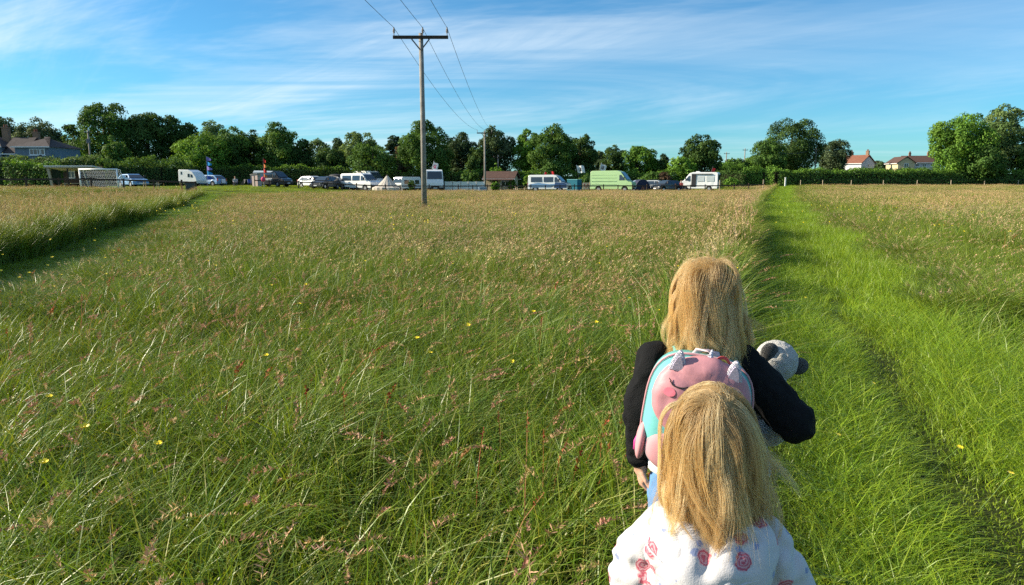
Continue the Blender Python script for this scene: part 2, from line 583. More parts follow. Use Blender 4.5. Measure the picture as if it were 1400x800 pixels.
def tint_of(x, y, u):
    tn = vnoise(x, y, 0.55, 8)[:, None]
    warm = np.clip(0.10 + 0.35 * vnoise(x, y, 0.33, 4) + 0.5 * sstep(6, 40, y), 0, 1)[:, None]
    t = (1 + 0.10 * tn) * ((1 - warm) * np.array([0.95, 1.03, 0.95]) + warm * np.array([1.42, 1.20, 1.0]))
    return t * np.where((u > 0) & (u < 4.5), 1.12, 1.0)[:, None]


def seed_density(x, y, u):
    d = np.clip(0.62 + 0.5 * vnoise(x, y, 0.7, 12), 0.12, 1) * (0.32 + 0.68 * sstep(3, 9, y))
    vv = edge_left_path(y) - x
    d = d * (1 - 0.85 * sstep(-1.6, -0.4, vv) * (vv < 0.5))
    return d * np.where(u > 0, 0.62 * sstep(2.6, 6.5, u), 1.0)


def seed_tint(x, y):
    hue = np.clip(0.5 + 0.6 * vnoise(x, y, 0.45, 14), 0, 1)[:, None]
    return (1 - hue) * np.array([0.98, 0.98, 0.80]) + hue * np.array([1.12, 0.92, 0.98])


def path_height(x, y, u, on_r):
    wob = 0.10 * vnoise(x, y, 1.4, 17)
    tr = np.exp(-((u - 0.32 + wob) / 0.26) ** 2) + np.exp(-((u - 1.30 + wob) / 0.24) ** 2)
    hr = np.clip(1.65 - 1.5 * tr + 0.75 * sstep(1.5, 2.4, u) + 0.45 * vnoise(x, y, 2.6, 15) + 0.3 * vnoise(x, y, 7.0, 19), 0.2, 3.0)
    return np.where(on_r, hr, 0.75 + 0.2 * vnoise(x, y, 2, 16)), np.where(on_r, tr, 0)


NEAR = 7.0


def build_grass():
    rng = np.random.default_rng(21)
    # --- near meadow: every blade where it grows
    P = field_points(rng, [(0.5, 3.5, 2400), (3.5, NEAR + 0.4, 1750)])
    u, v, on_r, on_l, ok = zones(P)
    tus = vnoise(P[:, 0], P[:, 1], 9.5, 51) + 0.7 * vnoise(P[:, 0], P[:, 1], 16.0, 52)          # tussocks
    k = ok & ~on_r & ~on_l & (rng.uniform(0, 1, len(P)) < np.clip(0.62 + 0.55 * tus, 0.16, 1)); P, u, v, tus = P[k], u[k], v[k], tus[k]
    x, y = P[:, 0], P[:, 1]; n = len(P)
    hs = height_of(x, y, u, v) * np.clip(1.0 + 0.28 * tus, 0.55, 1.45)
    parts = [blades(rng, np.c_[P, zt(x, y)], rng.uniform(0.24, 0.58, n) * hs, rng.uniform(0.004, 0.0095, n), GREEN,
                    wind=0.34 + 0.22 * vnoise(x, y, 1.3, 9) + 0.18 * vnoise(x, y, 7.0, 53), tint=tint_of(x, y, u))]
    S = field_points(rng, [(0.8, NEAR + 0.4, 165)])
    u, v, on_r, on_l, ok = zones(S)
    k = ok & ~on_r & ~on_l & (rng.uniform(0, 1, len(S)) < seed_density(S[:, 0], S[:, 1], u)); S, u, v = S[k], u[k], v[k]
    x, y = S[:, 0], S[:, 1]; n = len(S)
    parts.append(seed_stems(rng, np.c_[S, zt(x, y)], rng.uniform(0.36, 0.72, n) * (0.6 + 0.4 * height_of(x, y, u, v)), STEM, HEAD_NEAR, tint=seed_tint(x, y), m=34, fat=0.55, kinds=(0, 0, 1, 1, 2)))
    o = link('meadow_grass', joined('meadow_grass', parts, [M_BLADE_NEAR, M_SEED_NEAR]))
    tag(o, 'long green meadow grass with tan seed heads left of the path, nearest to us', 'grass', kind='stuff')
    # --- near path
    P = field_points(rng, [(0.4, 3.5, 5200), (3.5, NEAR + 0.4, 3600)])
    u, v, on_r, on_l, ok = zones(P)
    k = (on_r | on_l) & ok; P, u, on_r = P[k], u[k], on_r[k]
    x, y = P[:, 0], P[:, 1]; n = len(P)
    h, tr = path_height(x, y, u, on_r)
    track_tone = (tr * 0.35)[:, None]  # tints the blades a little darker along the wheel tracks
    tint = ((1 - track_tone) + track_tone * np.array([0.85, 0.75, 0.8])) * (1 + 0.12 * vnoise(x, y, 0.9, 18))[:, None]
    pt = blades(rng, np.c_[P, zt(x, y)], rng.uniform(0.06, 0.20, n) * h, rng.uniform(0.003, 0.006, n), LUSH, lean=0.7, curl=1.1, wind=0.12, seg=3, tint=tint)
    o = link('path_grass', joined('path_grass', [pt], [M_BLADE_NEAR]))
    tag(o, 'short bright green grass of the mown path beside the children', 'grass', kind='stuff')

    # --- sources for the rest
    def square(n, s):
        return np.c_[rng.uniform(-s / 2, s / 2, (n, 2)), np.zeros(n)]
    TUFT, TURF, FAR, SH, SHT = [], [], [], [], []
    for dens in (0.25, 1.0):
        for i in range(3):
            a = blades(rng, square(80, 0.3), rng.uniform(0.24, 0.56, 80), rng.uniform(0.006, 0.012, 80), GREEN, seg=3, wind=0.14)
            s = seed_stems(rng, square(int(3 * dens) + 1, 0.3), rng.uniform(0.36, 0.62, int(3 * dens) + 1), STEM, HEAD * np.array([0.9, 0.95, 0.85]), wind=0.2)
            TUFT.append(joined('grass_tuft', [a, s], [M_BLADE, M_SEED]))
    for dens in (0.12, 0.45, 0.8, 1.15):
        for i in range(3):
            nb = 1000
            bb = square(nb * 2, 1.06); tus = vnoise(bb[:, 0] + 3 * i, bb[:, 1] + 7 * dens, 9.0, 61 + i); bb = bb[rng.uniform(0, 1, nb * 2) < np.clip(0.5 + 0.5 * tus, 0.1, 1)][:nb]; nb = len(bb)
            a = blades(rng, bb, rng.uniform(0.22, 0.56, nb) * np.clip(1 + 0.25 * vnoise(bb[:, 0] + 3 * i, bb[:, 1] + 7 * dens, 9.0, 61 + i), 0.6, 1.4), rng.uniform(0.005, 0.011, nb), GREEN, seg=3)
            ns = int(115 * dens)
            s = seed_stems(rng, square(ns, 1.06), rng.uniform(0.36, 0.70, ns), STEM, HEAD, m=13, fat=1.15)
            TURF.append(joined('grass_turf', [a, s], [M_BLADE, M_SEED]))
            a = blades(rng, square(800, 2.1), rng.uniform(0.22, 0.54, 800), rng.uniform(0.016, 0.030, 800), GREEN, seg=2)
            ns = int(260 * dens)
            s = seed_stems(rng, square(ns, 2.1), rng.uniform(0.36, 0.66, ns), STEM, HEAD, m=7, fat=2.3)
            FAR.append(joined('far_turf', [a, s], [M_BLADE, M_SEED]))
    for i in range(4):
        a = blades(rng, square(750, 0.56), rng.uniform(0.06, 0.2, 750), rng.uniform(0.004, 0.008, 750), LUSH, lean=0.7, curl=1.1, wind=0.12, seg=2)
        SH.append(joined('short_turf', [a], [M_BLADE]))
    cT, cU, cF, cS = source_collection('tuft', TUFT), source_collection('turf', TURF), source_collection('far_turf', FAR), source_collection('short_turf', SH)

    def lay(name, P, col, nd, nv, label, near=0.0, sxy=1.0):
        """turves chosen by how thick the seed heads stand"""
        u, v, on_r, on_l, ok = zones(P)
        x, y = P[:, 0], P[:, 1]; n = len(P)
        d = seed_density(x, y, u)
        lev = np.clip((d * nd + rng.uniform(-0.35, 0.35, n)).astype(int), 0, nd - 1)
        idx = lev * nv + rng.integers(0, nv, n)
        hs = height_of(x, y, u, v) * rng.uniform(0.9, 1.1, n)
        flip = np.where(rng.uniform(0, 1, n) < 0.5, -1, 1)
        st = 0.5 + 0.5 * seed_tint(x, y)
        tint = (0.45 + 0.55 * tint_of(x, y, u)) * st * rng.uniform(0.9, 1.1, (n, 1))
        scatter(name, np.c_[P, zt(x, y)], idx, rng.normal(0, 0.25, n), np.stack([sxy * np.ones(n), flip * sxy, hs], 1), tint, col, label, 'grass')

    def clear(P, r):
        """far enough from path and field edges for a turf of half width r"""
        x, y = P[:, 0], P[:, 1]
        u = x - edge_right_path(y); v = edge_left_path(y) - x
        return ((u < -r * 0.9) | (u > 2.35 + r)) & ((v < -r * 0.9) | (v > 1.55 + r)) & (y < far_edge(x) - r * 0.8)
    # 7 to 26 m
    G = grid_points(rng, NEAR, 26, 1.0)
    k = clear(G, 0.5)
    lay('meadow_turf', G[k], cU, 4, 3, 'meadow grass with pinkish tan seed heads in the middle of the field')
    # beyond 26 m
    G = grid_points(rng, 26, 106, 1.9)
    k2 = clear(G, 1.0)
    lay('far_meadow', G[k2], cF, 4, 3, 'far tan meadow grass up to the rail fence and the hedge')
    # strips along the path edges, filled with tufts
    P = np.concatenate([field_points(rng, [(NEAR, 26, 70)]), field_points(rng, [(26, 106, 14)])])
    u, v, on_r, on_l, ok = zones(P)
    r = np.where(P[:, 1] < 26, 0.85, 1.9)
    edge = ((u > -r) & (u < 2.5 + r)) | ((v > -r) & (v < 1.75 + r)) | (P[:, 1] > far_edge(P[:, 0]) - r)
    k = ok & ~on_r & ~on_l & edge
    lay('path_edge_grass', P[k], cT, 2, 3, 'long grass standing along the edges of the mown paths', sxy=1.1)
    # short turf on the paths
    P = np.concatenate([grid_points(rng, NEAR, 30, 0.42), grid_points(rng, 30, 106, 0.8)])
    u, v, on_r, on_l, ok = zones(P)
    k = (on_r | on_l) & ok; P, u, on_r = P[k], u[k], on_r[k]
    x, y = P[:, 0], P[:, 1]; n = len(P)
    h, tr = path_height(x, y, u, on_r)
    track_tone = (tr * 0.35)[:, None]  # same darker tint along the tracks farther off
    tint = ((1 - track_tone) + track_tone * np.array([0.85, 0.75, 0.8])) * (1 + 0.12 * vnoise(x, y, 0.9, 18))[:, None] * rng.uniform(0.9, 1.12, (n, 1))
    f = np.where(y < 30, 1.0, 1.7)
    scatter('far_path_grass', np.c_[P, zt(x, y)], rng.integers(0, 4, n), rng.uniform(0, 6.28, n), np.stack([f, f, h], 1), tint, cS,
            'short bright green grass of the mown paths farther off', 'grass')
    # camp site beyond the fence
    G = grid_points(rng, 56, 116, 1.6)
    k = G[:, 1] > far_edge(G[:, 0]) + 0.7
    G = G[k]; n = len(G)
    scatter('camp_grass', np.c_[G, zt(G[:, 0], G[:, 1])], rng.integers(0, 4, n), rng.uniform(0, 6.28, n),
            np.stack([3.2 * np.ones(n), 3.2 * np.ones(n), rng.uniform(0.5, 1.0, n)], 1), rng.uniform(0.8, 1.2, (n, 1)) * np.array([1.15, 1.0, 0.9]), cS,
            'short trodden grass of the camp site', 'grass')
    # red sorrel, in drifts
    P = field_points(rng, [(1.2, 10, 26), (10, 30, 14), (30, 80, 4)])
    u, v, on_r, on_l, ok = zones(P)
    x, y = P[:, 0], P[:, 1]
    k = ok & ~on_r & ~on_l & ((u < -0.1) | (u > 4)) & (rng.uniform(0, 1, len(P)) < np.clip(0.9 * vnoise(x, y, 0.9, 33) - 0.2, 0.012, 0.5))
    P = P[k]; x, y = P[:, 0], P[:, 1]; n = len(P)
    st = seed_stems(rng, np.c_[P, zt(x, y)], rng.uniform(0.34, 0.66, n), RUST, RUST, lean=0.2, curl=0.15, wind=0.25, sw=0.004, m=16, fat=1.2, kinds=(0, 1))
    tag(link('red_sorrel', joined('red_sorrel', [st], [M_SEED_NEAR])), 'rust red sorrel spikes standing in drifts among the grass', 'sorrel', kind='stuff')


build_grass()


# ------------------------------------------------------------------ trees, shrubs, hedges
M_LEAF = leaf_mat('tree_leaf', 0.30, 0.65, 0.10, tint_attr=False)
M_BARK = mat('bark', (0.10, 0.075, 0.05), 0.9, 0.2, var=0.35, vscale=6, bump=0.5, bscale=20)
PAL = {
    'dark': np.array([[0.045, 0.090, 0.025], [0.063, 0.116, 0.028], [0.075, 0.131, 0.034]]),
    'mid': np.array([[0.072, 0.142, 0.028], [0.098, 0.181, 0.034], [0.083, 0.160, 0.039]]),
    'pale': np.array([[0.128, 0.196, 0.063], [0.158, 0.225, 0.077], [0.112, 0.181, 0.056]]),
    'fresh': np.array([[0.120, 0.239, 0.034], [0.158, 0.283, 0.042], [0.102, 0.203, 0.031]]),
    'grey': np.array([[0.083, 0.123, 0.056], [0.105, 0.145, 0.070], [0.068, 0.109, 0.048]]),
    'copper': np.array([[0.090, 0.058, 0.042], [0.120, 0.080, 0.049], [0.083, 0.080, 0.042]]),
    'pine': np.array([[0.033, 0.067, 0.031], [0.048, 0.087, 0.036], [0.060, 0.096, 0.042]]),
}


def leaf_cards(rng, P, Nrm, size, col):
    n = len(P)
    a = np.cross(Nrm, rng.normal(size=(n, 3))); a /= np.linalg.norm(a, axis=1, keepdims=True) + 1e-9
    b = np.cross(Nrm, a)
    s = size * rng.uniform(0.55, 1.3, (n, 1)); s2 = s * rng.uniform(0.5, 0.9, (n, 1))
    bend = Nrm * s * rng.uniform(-0.25, 0.25, (n, 1))
    V = np.stack([P - a * s * 0.5, P + b * s2 * 0.5 + bend, P + a * s * 0.5, P - b * s2 * 0.5 + bend], 1).reshape(-1, 3)
    F = np.arange(4 * n).reshape(-1, 4)
    return V, F, np.repeat(col, 4, 0)


def crown_cards(rng, rx, ry, z0, z1, n, size, pal, shape='round', lobes=None):
    """leaf clumps spread on the lobes of a crown from z0 to z1"""
    H = z1 - z0
    nl = lobes or int(64 + 4.0 * rx * H / 10)
    d = rng.normal(size=(nl, 3)); d /= np.linalg.norm(d, axis=1, keepdims=True)
    rad = rng.uniform(0.05, 1.0, nl) ** 0.42
    q = d * rad[:, None]
    h01 = (q[:, 2] + 1) / 2
    if shape == 'round':
        w = np.where(h01 < 0.35, 0.80 + 0.2 * h01 / 0.35, 1.0)
    elif shape == 'cone':
        w = 1.15 - 0.85 * h01
    elif shape == 'flat':
        w = 0.5 + 0.55 * h01
    else:
        w = np.ones(nl)
    lr = rng.uniform(0.17, 0.36, nl)
    c = np.stack([q[:, 0] * rx * w * (1 - lr * 0.75), q[:, 1] * ry * w * (1 - lr * 0.75), z0 + H * (lr * 0.35 + h01 * (1 - lr * 0.78))], 1)
    lrad = lr[:, None] * np.array([rx, ry, min(H * 0.55, (rx + ry) / 2)])
    wgt = lr ** 2; wgt /= wgt.sum()
    li = rng.choice(nl, n, p=wgt)
    dd = rng.normal(size=(n, 3)) + np.array([0, 0, 0.35]) + 0.7 * d[li]
    dd /= np.linalg.norm(dd, axis=1, keepdims=True)
    P = c[li] + dd * lrad[li] * rng.uniform(0.62, 1.14, (n, 1))
    if shape == 'flat':
        P[:, 2] = c[li][:, 2] + (P[:, 2] - c[li][:, 2]) * 0.35
    P[:, 2] = np.maximum(P[:, 2], 0.15)
    nr = dd * 0.9 + rng.normal(size=(n, 3)) * 0.45; nr /= np.linalg.norm(nr, axis=1, keepdims=True)
    lc = pal[rng.integers(0, len(pal), nl)] * rng.uniform(0.8, 1.2, (nl, 1))
    col = lc[li] * rng.uniform(0.75, 1.25, (n, 1))
    return leaf_cards(rng, P, nr, size, col), c


TREE_SEED = [100]


def tree(px, top, wpx, Y, pal, label, shape='round', name='tree', z0=0.5, dens=1.0, size=0.315, group='trees around the camp site', off=0.0):
    TREE_SEED[0] += 1
    rng = np.random.default_rng(TREE_SEED[0])
    x = gx(px, Y) ; zb = float(zt(x, Y))
    h = hz(top, Y) - zb + 0.15
    w = wpx / FPX * zc_of(Y, 3) / 2
    t = empty(name, (x, Y, zb), 0, label, 'tree', group)
    n = int(np.clip(370 * w * h * dens, 900, 21000))
    (V, F, c), lob = crown_cards(rng, w, w * 0.9, z0, h, n, size, PAL[pal], shape)
    link('crown', npmesh('crown', V, F, M_LEAF, c), t)
    mb = MB()
    r0 = 0.028 * h + 0.05
    mb.tube([(0, 0, -0.1), (0.03, 0, h * 0.25), (-0.05, 0.05, h * 0.5), (0.02, 0, h * 0.85)], [r0 * 1.25, r0, r0 * 0.65, r0 * 0.15], 8)
    for k in range(7):
        q = lob[int(rng.integers(len(lob)))]
        s = rng.uniform(0.2, 0.5) * h
        if q[2] < s + 0.3:
            q = (q[0], q[1], s + 0.5)
        mid = (q[0] * 0.45, q[1] * 0.45, s + (q[2] - s) * 0.55)
        mb.tube([(0, 0, s), mid, tuple(q)], [r0 * 0.45, r0 * 0.3, r0 * 0.08], 5)
    mb.build('trunk', M_BARK, t, smooth=True)
    return t


G1 = 'trees behind the camp and the left house'
tree(6, 153, 74, 122, 'grey', 'grey green tree rising behind the left end of the slate house roof', group=G1)
tree(64, 157, 72, 120, 'grey', 'soft grey green tree behind the right chimney of the slate house', group=G1)
tree(108, 166, 46, 113, 'dark', 'dark tree between the slate house and the tall domed tree', group=G1)
tree(150, 134, 84, 110, 'mid', 'tallest dome shaped tree of the left wood, behind the goal', group=G1, dens=1.1)
tree(207, 144, 70, 112, 'dark', 'broad dark tree just right of the tallest domed tree', group=G1)
tree(248, 152, 62, 115, 'dark', 'dark tree at the end of the left wood before the low gap', group=G1)
tree(163, 184, 42, 101, 'mid', 'small lighter tree standing in front of the tall domed tree', group=G1)
tree(296, 158, 48, 126, 'pale', 'pale feathery treetop showing above the green trees', group=G1, dens=0.5)
tree(283, 182, 84, 107, 'fresh', 'sloping fresh green tree behind the small white caravan', group=G1)
tree(318, 170, 66, 110, 'mid', 'green tree behind the blue pennant pole', group=G1)
tree(345, 175, 50, 113, 'dark', 'dark tree behind the red pennant pole', group=G1)
tree(382, 164, 66, 110, 'mid', 'rounded green tree above the dark campervan', group=G1)
tree(412, 187, 42, 110, 'dark', 'dark tree right of the rounded one above the campervan', group=G1)
tree(437, 184, 40, 124, 'pale', 'pale tree behind the parked white cars', group=G1, dens=0.6)
tree(466, 176, 36, 121, 'pine', 'narrow dark tree with a pointed top', 'cone', group=G1)
tree(494, 176, 58, 118, 'pale', 'pale green round tree behind the low dark dome', group=G1)
tree(452, 200, 50, 108, 'dark', 'low dark tree behind the white van', group=G1)
tree(511, 196, 70, 106, 'mid', 'low dark green dome shaped tree behind the grey tent', group=G1)
tree(540, 179, 30, 136, 'pine', 'flat topped cedar behind the low dome shaped tree', 'flat', group=G1, dens=0.9, z0=4)
tree(552, 196, 34, 120, 'copper', 'dull purple brown tree left of the big tree at the pole', group=G1)
tree(581, 164, 76, 107, 'mid', 'big green tree directly behind the near electricity pole', group=G1, dens=1.1)
tree(632, 177, 50, 113, 'pine', 'dark layered pine right of the near electricity pole', group=G1)
tree(608, 188, 40, 118, 'dark', 'dark tree between the big tree and the layered pine', group=G1)
tree(680, 166, 56, 115, 'grey', 'grey green tree behind the far electricity pole', group=G1)
tree(657, 196, 40, 110, 'dark', 'dark tree behind the brown roofed hut', group=G1)
tree(719, 172, 46, 115, 'fresh', 'light green tree left of the biggest tree over the blue van', group=G1)
tree(754, 167, 64, 109, 'mid', 'biggest tree behind the white and blue van', group=G1, dens=1.1)
tree(792, 174, 50, 113, 'dark', 'dark tree right of the biggest tree over the blue van', group=G1)
tree(816, 202, 34, 126, 'grey', 'small grey green tree behind the black and white flag', group=G1)
tree(840, 196, 40, 121, 'dark', 'dark rounded tree behind the green van', group=G1)
tree(874, 194, 52, 111, 'fresh', 'bright green tree above the front of the green van', group=G1)
tree(907, 206, 26, 122, 'pine', 'small pointed conifer above the dark cars', 'cone', group=G1)
tree(897, 216, 40, 112, 'dark', 'low dark tree behind the two dark cars', group=G1)
tree(932, 212, 42, 107, 'fresh', 'light green tree at the front of the white campervan', group=G1)
tree(957, 182, 60, 110, 'dark', 'dark round tree above the white campervan', group=G1)
tree(1003, 216, 44, 150, 'mid', 'small far tree between the white campervan and the oak', group=G1, size=0.5)
tree(1030, 212, 34, 150, 'mid', 'small far tree left of the oak beside the path', group=G1, size=0.5)
tree(-62, 160, 76, 116, 'dark', 'dark tree beyond the left end of the slate house', group=G1)
tree(-140, 168, 80, 110, 'mid', 'green tree at the far left end of the wood', group=G1)
G2 = 'trees along the right hedge'
tree(1475, 170, 70, 112, 'mid', 'green tree in the hedge beyond the large right tree', group=G2)
tree(1079, 159, 84, 128, 'dark', 'large broad oak at the far end of the path', group=G2, dens=1.1)
tree(1048, 186, 54, 122, 'mid', 'sunlit lower left part of the oak, built as a lighter green tree', group=G2)  # lighter palette puts the sunlight on this part into its colour
tree(1136, 186, 48, 140, 'grey', 'round grey green tree between the oak and the white cottage', group=G2)
tree(1308, 148, 86, 108, 'fresh', 'left half of the large tree in the right hedge, bright green', group=G2, dens=1.2)
tree(1362, 139, 72, 113, 'pale', 'taller paler tree with airy top in the right hedge', group=G2, dens=0.8)
tree(1396, 176, 50, 112, 'mid', 'low tree at the right edge of the picture', group=G2)
tree(1340, 196, 60, 106, 'mid', 'low bushy tree between the two tall trees in the right hedge', group=G2)
tree(1200, 221, 34, 185, 'grey', 'small far tree between the white cottage and the cream house', group=G2, size=0.5)

G3 = 'shrubs about the camp site'
tree(118, 207, 30, 97, 'fresh', 'bright shrub by the left wooden pole', name='shrub', group=G3, z0=0.2)
tree(680, 222, 22, 103, 'fresh', 'round light green shrub behind the brown roofed hut', name='shrub', group=G3, z0=0.2)
tree(643, 231, 26, 101, 'mid', 'dark green shrub behind the white windbreak', name='shrub', group=G3, z0=0.1)
tree(700, 246, 12, 98, 'fresh', 'small bush at the hut doorway', name='shrub', group=G3, z0=0.05, size=0.3)
tree(723, 240, 18, 102, 'fresh', 'light shrub between hut and blue van', name='shrub', group=G3, z0=0.1, size=0.3)
tree(677, 250, 13, 95.5, 'fresh', 'low bush at the foot of the hut gable', name='shrub', group=G3, z0=0.05, size=0.25)
tree(802, 238, 28, 104, 'mid', 'shrub behind the pink and white board', name='shrub', group=G3, z0=0.1, size=0.3)
tree(895, 236, 50, 104, 'mid', 'wide shrub behind the dark cars', name='shrub', group=G3, z0=0.1, size=0.3)
tree(908, 235, 24, 103, 'copper', 'reddish shrub behind the dark cars', name='shrub', group=G3, z0=0.1, size=0.3)
tree(1000, 244, 24, 103, 'fresh', 'low shrub right of the white campervan', name='shrub', group=G3, z0=0.05, size=0.3)
tree(563, 247, 11, 92, 'dark', 'potted dark bush beside the white caravan', name='shrub', group=G3, z0=0.05, size=0.22)


def hedge(name, pts, h, w, pal, label, dens=70, size=0.24, top_pal=None, seed=1, wob=0.25):
    """clipped hedge along a line of ground points"""
    rng = np.random.default_rng(900 + seed)
    t = empty(name, (pts[0][0], pts[0][1], 0), 0, label, 'hedge', 'hedges')
    Vs, Fs, Cs, o = [], [], [], 0
    core = MB()
    for (xa, ya), (xb, yb) in zip(pts, pts[1:]):
        L = math.hypot(xb - xa, yb - ya)
        n = int(L * (2 * h + w) * dens)
        s = rng.uniform(0, 1, n)
        dx, dy = (xb - xa) / L, (yb - ya) / L
        nx, ny = dy, -dx                                  # the side toward us
        f = rng.uniform(0, 2 * h + w, n)                  # around the profile: front, top, back
        hh = h * (1 + wob * 0.5 * (np.sin(s * L * 0.9 + seed) * 0.5 + np.sin(s * L * 2.3 + 2 * seed) * 0.35 + np.sin(s * L * 5.1) * 0.25))
        fr = f < h; tp = (f >= h) & (f < h + w)
        off = np.where(fr, w / 2, np.where(tp, w / 2 - (f - h), -w / 2)) + rng.normal(0, 0.10, n)
        z = np.where(fr, f / h * hh, np.where(tp, hh, (f - h - w) / h * hh)) + rng.normal(0, 0.08, n) * np.where(tp, 1.8, 1)
        bx = xa + dx * s * L; by = ya + dy * s * L
        P = np.stack([bx + nx * off - pts[0][0], by + ny * off - pts[0][1], np.maximum(z, 0.05) + zt(bx, by)], 1)
        nr = np.stack([np.where(fr, nx, np.where(tp, 0, -nx)), np.where(fr, ny, np.where(tp, 0, -ny)), np.where(tp, 1, 0.25)], 1) + rng.normal(0, 0.6, (n, 3))
        nr /= np.linalg.norm(nr, axis=1, keepdims=True)
        pl = PAL[pal]; tpal = PAL[top_pal or pal]  # lighter palette on top: sunlit strip put into colour, with new growth
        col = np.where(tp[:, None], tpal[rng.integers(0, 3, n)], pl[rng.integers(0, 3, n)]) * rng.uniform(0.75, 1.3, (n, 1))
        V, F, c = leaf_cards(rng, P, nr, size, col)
        Vs.append(V); Fs.append(F + o); Cs.append(c); o += len(V)
        m = max(2, int(L / 2.5))
        for k in range(m):
            q = (k + 0.5) / m
            cx, cy = xa + dx * q * L - pts[0][0], ya + dy * q * L - pts[0][1]
            zz = float(zt(xa + dx * q * L, ya + dy * q * L))
            core.box((cx, cy, zz + h * 0.42), (L / m * 1.02, w * 0.62, h * 0.8), math.atan2(dy, dx))
    link('foliage', npmesh('foliage', np.concatenate(Vs), np.concatenate(Fs), M_LEAF, np.concatenate(Cs)), t)
    core.build('stems', mat('hedge_stems', (0.03, 0.035, 0.015), 0.95, 0.1, var=0.4, vscale=3), t)  # dark filler boxes added to block the view through the leaves
    return t


def gp(px, Y):
    return (gx(px, Y), Y)


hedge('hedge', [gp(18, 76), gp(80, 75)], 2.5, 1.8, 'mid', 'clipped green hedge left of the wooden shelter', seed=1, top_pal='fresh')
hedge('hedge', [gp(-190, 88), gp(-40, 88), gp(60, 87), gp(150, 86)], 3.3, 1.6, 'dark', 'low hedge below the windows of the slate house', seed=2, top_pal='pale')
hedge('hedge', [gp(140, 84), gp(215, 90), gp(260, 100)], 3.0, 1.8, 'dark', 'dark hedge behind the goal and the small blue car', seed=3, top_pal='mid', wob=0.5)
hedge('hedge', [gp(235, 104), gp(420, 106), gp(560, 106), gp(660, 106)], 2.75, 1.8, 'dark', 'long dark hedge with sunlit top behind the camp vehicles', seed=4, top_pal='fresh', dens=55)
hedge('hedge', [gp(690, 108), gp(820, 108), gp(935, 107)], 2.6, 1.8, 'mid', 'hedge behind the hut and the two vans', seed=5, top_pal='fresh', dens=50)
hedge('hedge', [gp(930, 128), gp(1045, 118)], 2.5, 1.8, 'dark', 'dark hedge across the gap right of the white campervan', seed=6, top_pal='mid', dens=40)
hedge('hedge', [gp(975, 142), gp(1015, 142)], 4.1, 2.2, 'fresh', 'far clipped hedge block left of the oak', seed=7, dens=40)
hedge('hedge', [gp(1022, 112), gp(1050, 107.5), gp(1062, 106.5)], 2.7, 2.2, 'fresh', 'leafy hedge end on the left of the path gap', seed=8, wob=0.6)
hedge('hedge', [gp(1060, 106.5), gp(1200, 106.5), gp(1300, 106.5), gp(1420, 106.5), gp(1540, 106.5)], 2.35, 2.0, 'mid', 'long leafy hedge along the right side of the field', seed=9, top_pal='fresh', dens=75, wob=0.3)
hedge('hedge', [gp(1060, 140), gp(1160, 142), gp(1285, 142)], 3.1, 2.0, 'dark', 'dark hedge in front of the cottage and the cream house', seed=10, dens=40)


# ------------------------------------------------------------------ houses
M_SLATE = mat('slate_roof', (0.055, 0.045, 0.045), 0.85, 0.25, var=0.3, vscale=3, bump=0.4, bscale=14)
M_RED_TILE = mat('red_tile', (0.20, 0.085, 0.055), 0.85, 0.2, var=0.28, vscale=4, bump=0.5, bscale=16)
M_BROWN_TILE = mat('brown_tile', (0.085, 0.05, 0.04), 0.85, 0.2, var=0.25, vscale=4, bump=0.5, bscale=16)
M_BLUE_RENDER = mat('grey_render', (0.17, 0.21, 0.26), 0.9, 0.2, var=0.1, vscale=1.5, bump=0.2)
M_WHITE_WALL = mat('white_render', (0.52, 0.52, 0.52), 0.9, 0.2, var=0.06, vscale=1.2, bump=0.2)
M_CREAM_WALL = mat('cream_render', (0.56, 0.46, 0.27), 0.9, 0.2, var=0.06, vscale=1.2, bump=0.2)
M_STONE = mat('hut_stone', (0.45, 0.36, 0.24), 0.9, 0.2, var=0.18, vscale=5, bump=0.5, bscale=12)
M_BRICK = mat('chimney_brick', (0.24, 0.15, 0.10), 0.9, 0.2, var=0.25, vscale=7, bump=0.4)
M_WFRAME = mat('white_frame', (0.75, 0.75, 0.74), 0.5, 0.4)
M_GLASS = mat('dark_glass', (0.02, 0.025, 0.03), 0.06, 0.8)
M_DARKWOOD = mat('dark_timber', (0.060, 0.042, 0.030), 0.85, 0.25, var=0.3, vscale=9, bump=0.3)
M_PALEWOOD = mat('pale_timber', (0.42, 0.34, 0.24), 0.85, 0.25, var=0.2, vscale=9, bump=0.3)
M_POLE = mat('weathered_pole', (0.17, 0.155, 0.135), 0.85, 0.25, col2=(0.31, 0.285, 0.25), vscale=3.5, bump=0.5, bscale=40)
M_STEEL = mat('dull_steel', (0.16, 0.16, 0.17), 0.55, 0.4, 0.6, var=0.15)


def window(parent, c, w, h, n, depth=0.06, panes=2):
    """window: frame mesh with panes, standing proud of a wall whose outward normal is n (local, horizontal)"""
    n = Vector(n).normalized(); u = Vector((0, 0, 1)).cross(n).normalized()
    c = Vector(c)
    rot = Matrix((u, n, Vector((0, 0, 1)))).transposed()
    f = MB()
    t = 0.09
    for s in (-1, 1):
        f.box(c + u * (s * (w / 2 - t / 2)) + n * 0.03, (t, depth, h), rot=rot)
        f.box(c + Vector((0, 0, s * (h / 2 - t / 2))) + n * 0.03, (w - 2 * t, depth * 0.98, t), rot=rot)
    for k in range(1, panes):
        f.box(c + u * (-w / 2 + w * k / panes) + n * 0.03, (t * 0.7, depth * 0.9, h - 2 * t), rot=rot)
    fo = f.build('window', M_WFRAME, parent)
    for k in range(panes):
        pw = w / panes
        MB().box(c + u * (-w / 2 + pw * (k + 0.5)) + n * 0.015, (pw - t, 0.02, h - 2 * t), rot=rot).build('pane', M_GLASS, fo)
    MB().box(c - Vector((0, 0, h / 2 + 0.04)) + n * 0.06, (w + 0.2, 0.16, 0.07), rot=rot).build('sill', M_WFRAME, fo)
    return fo


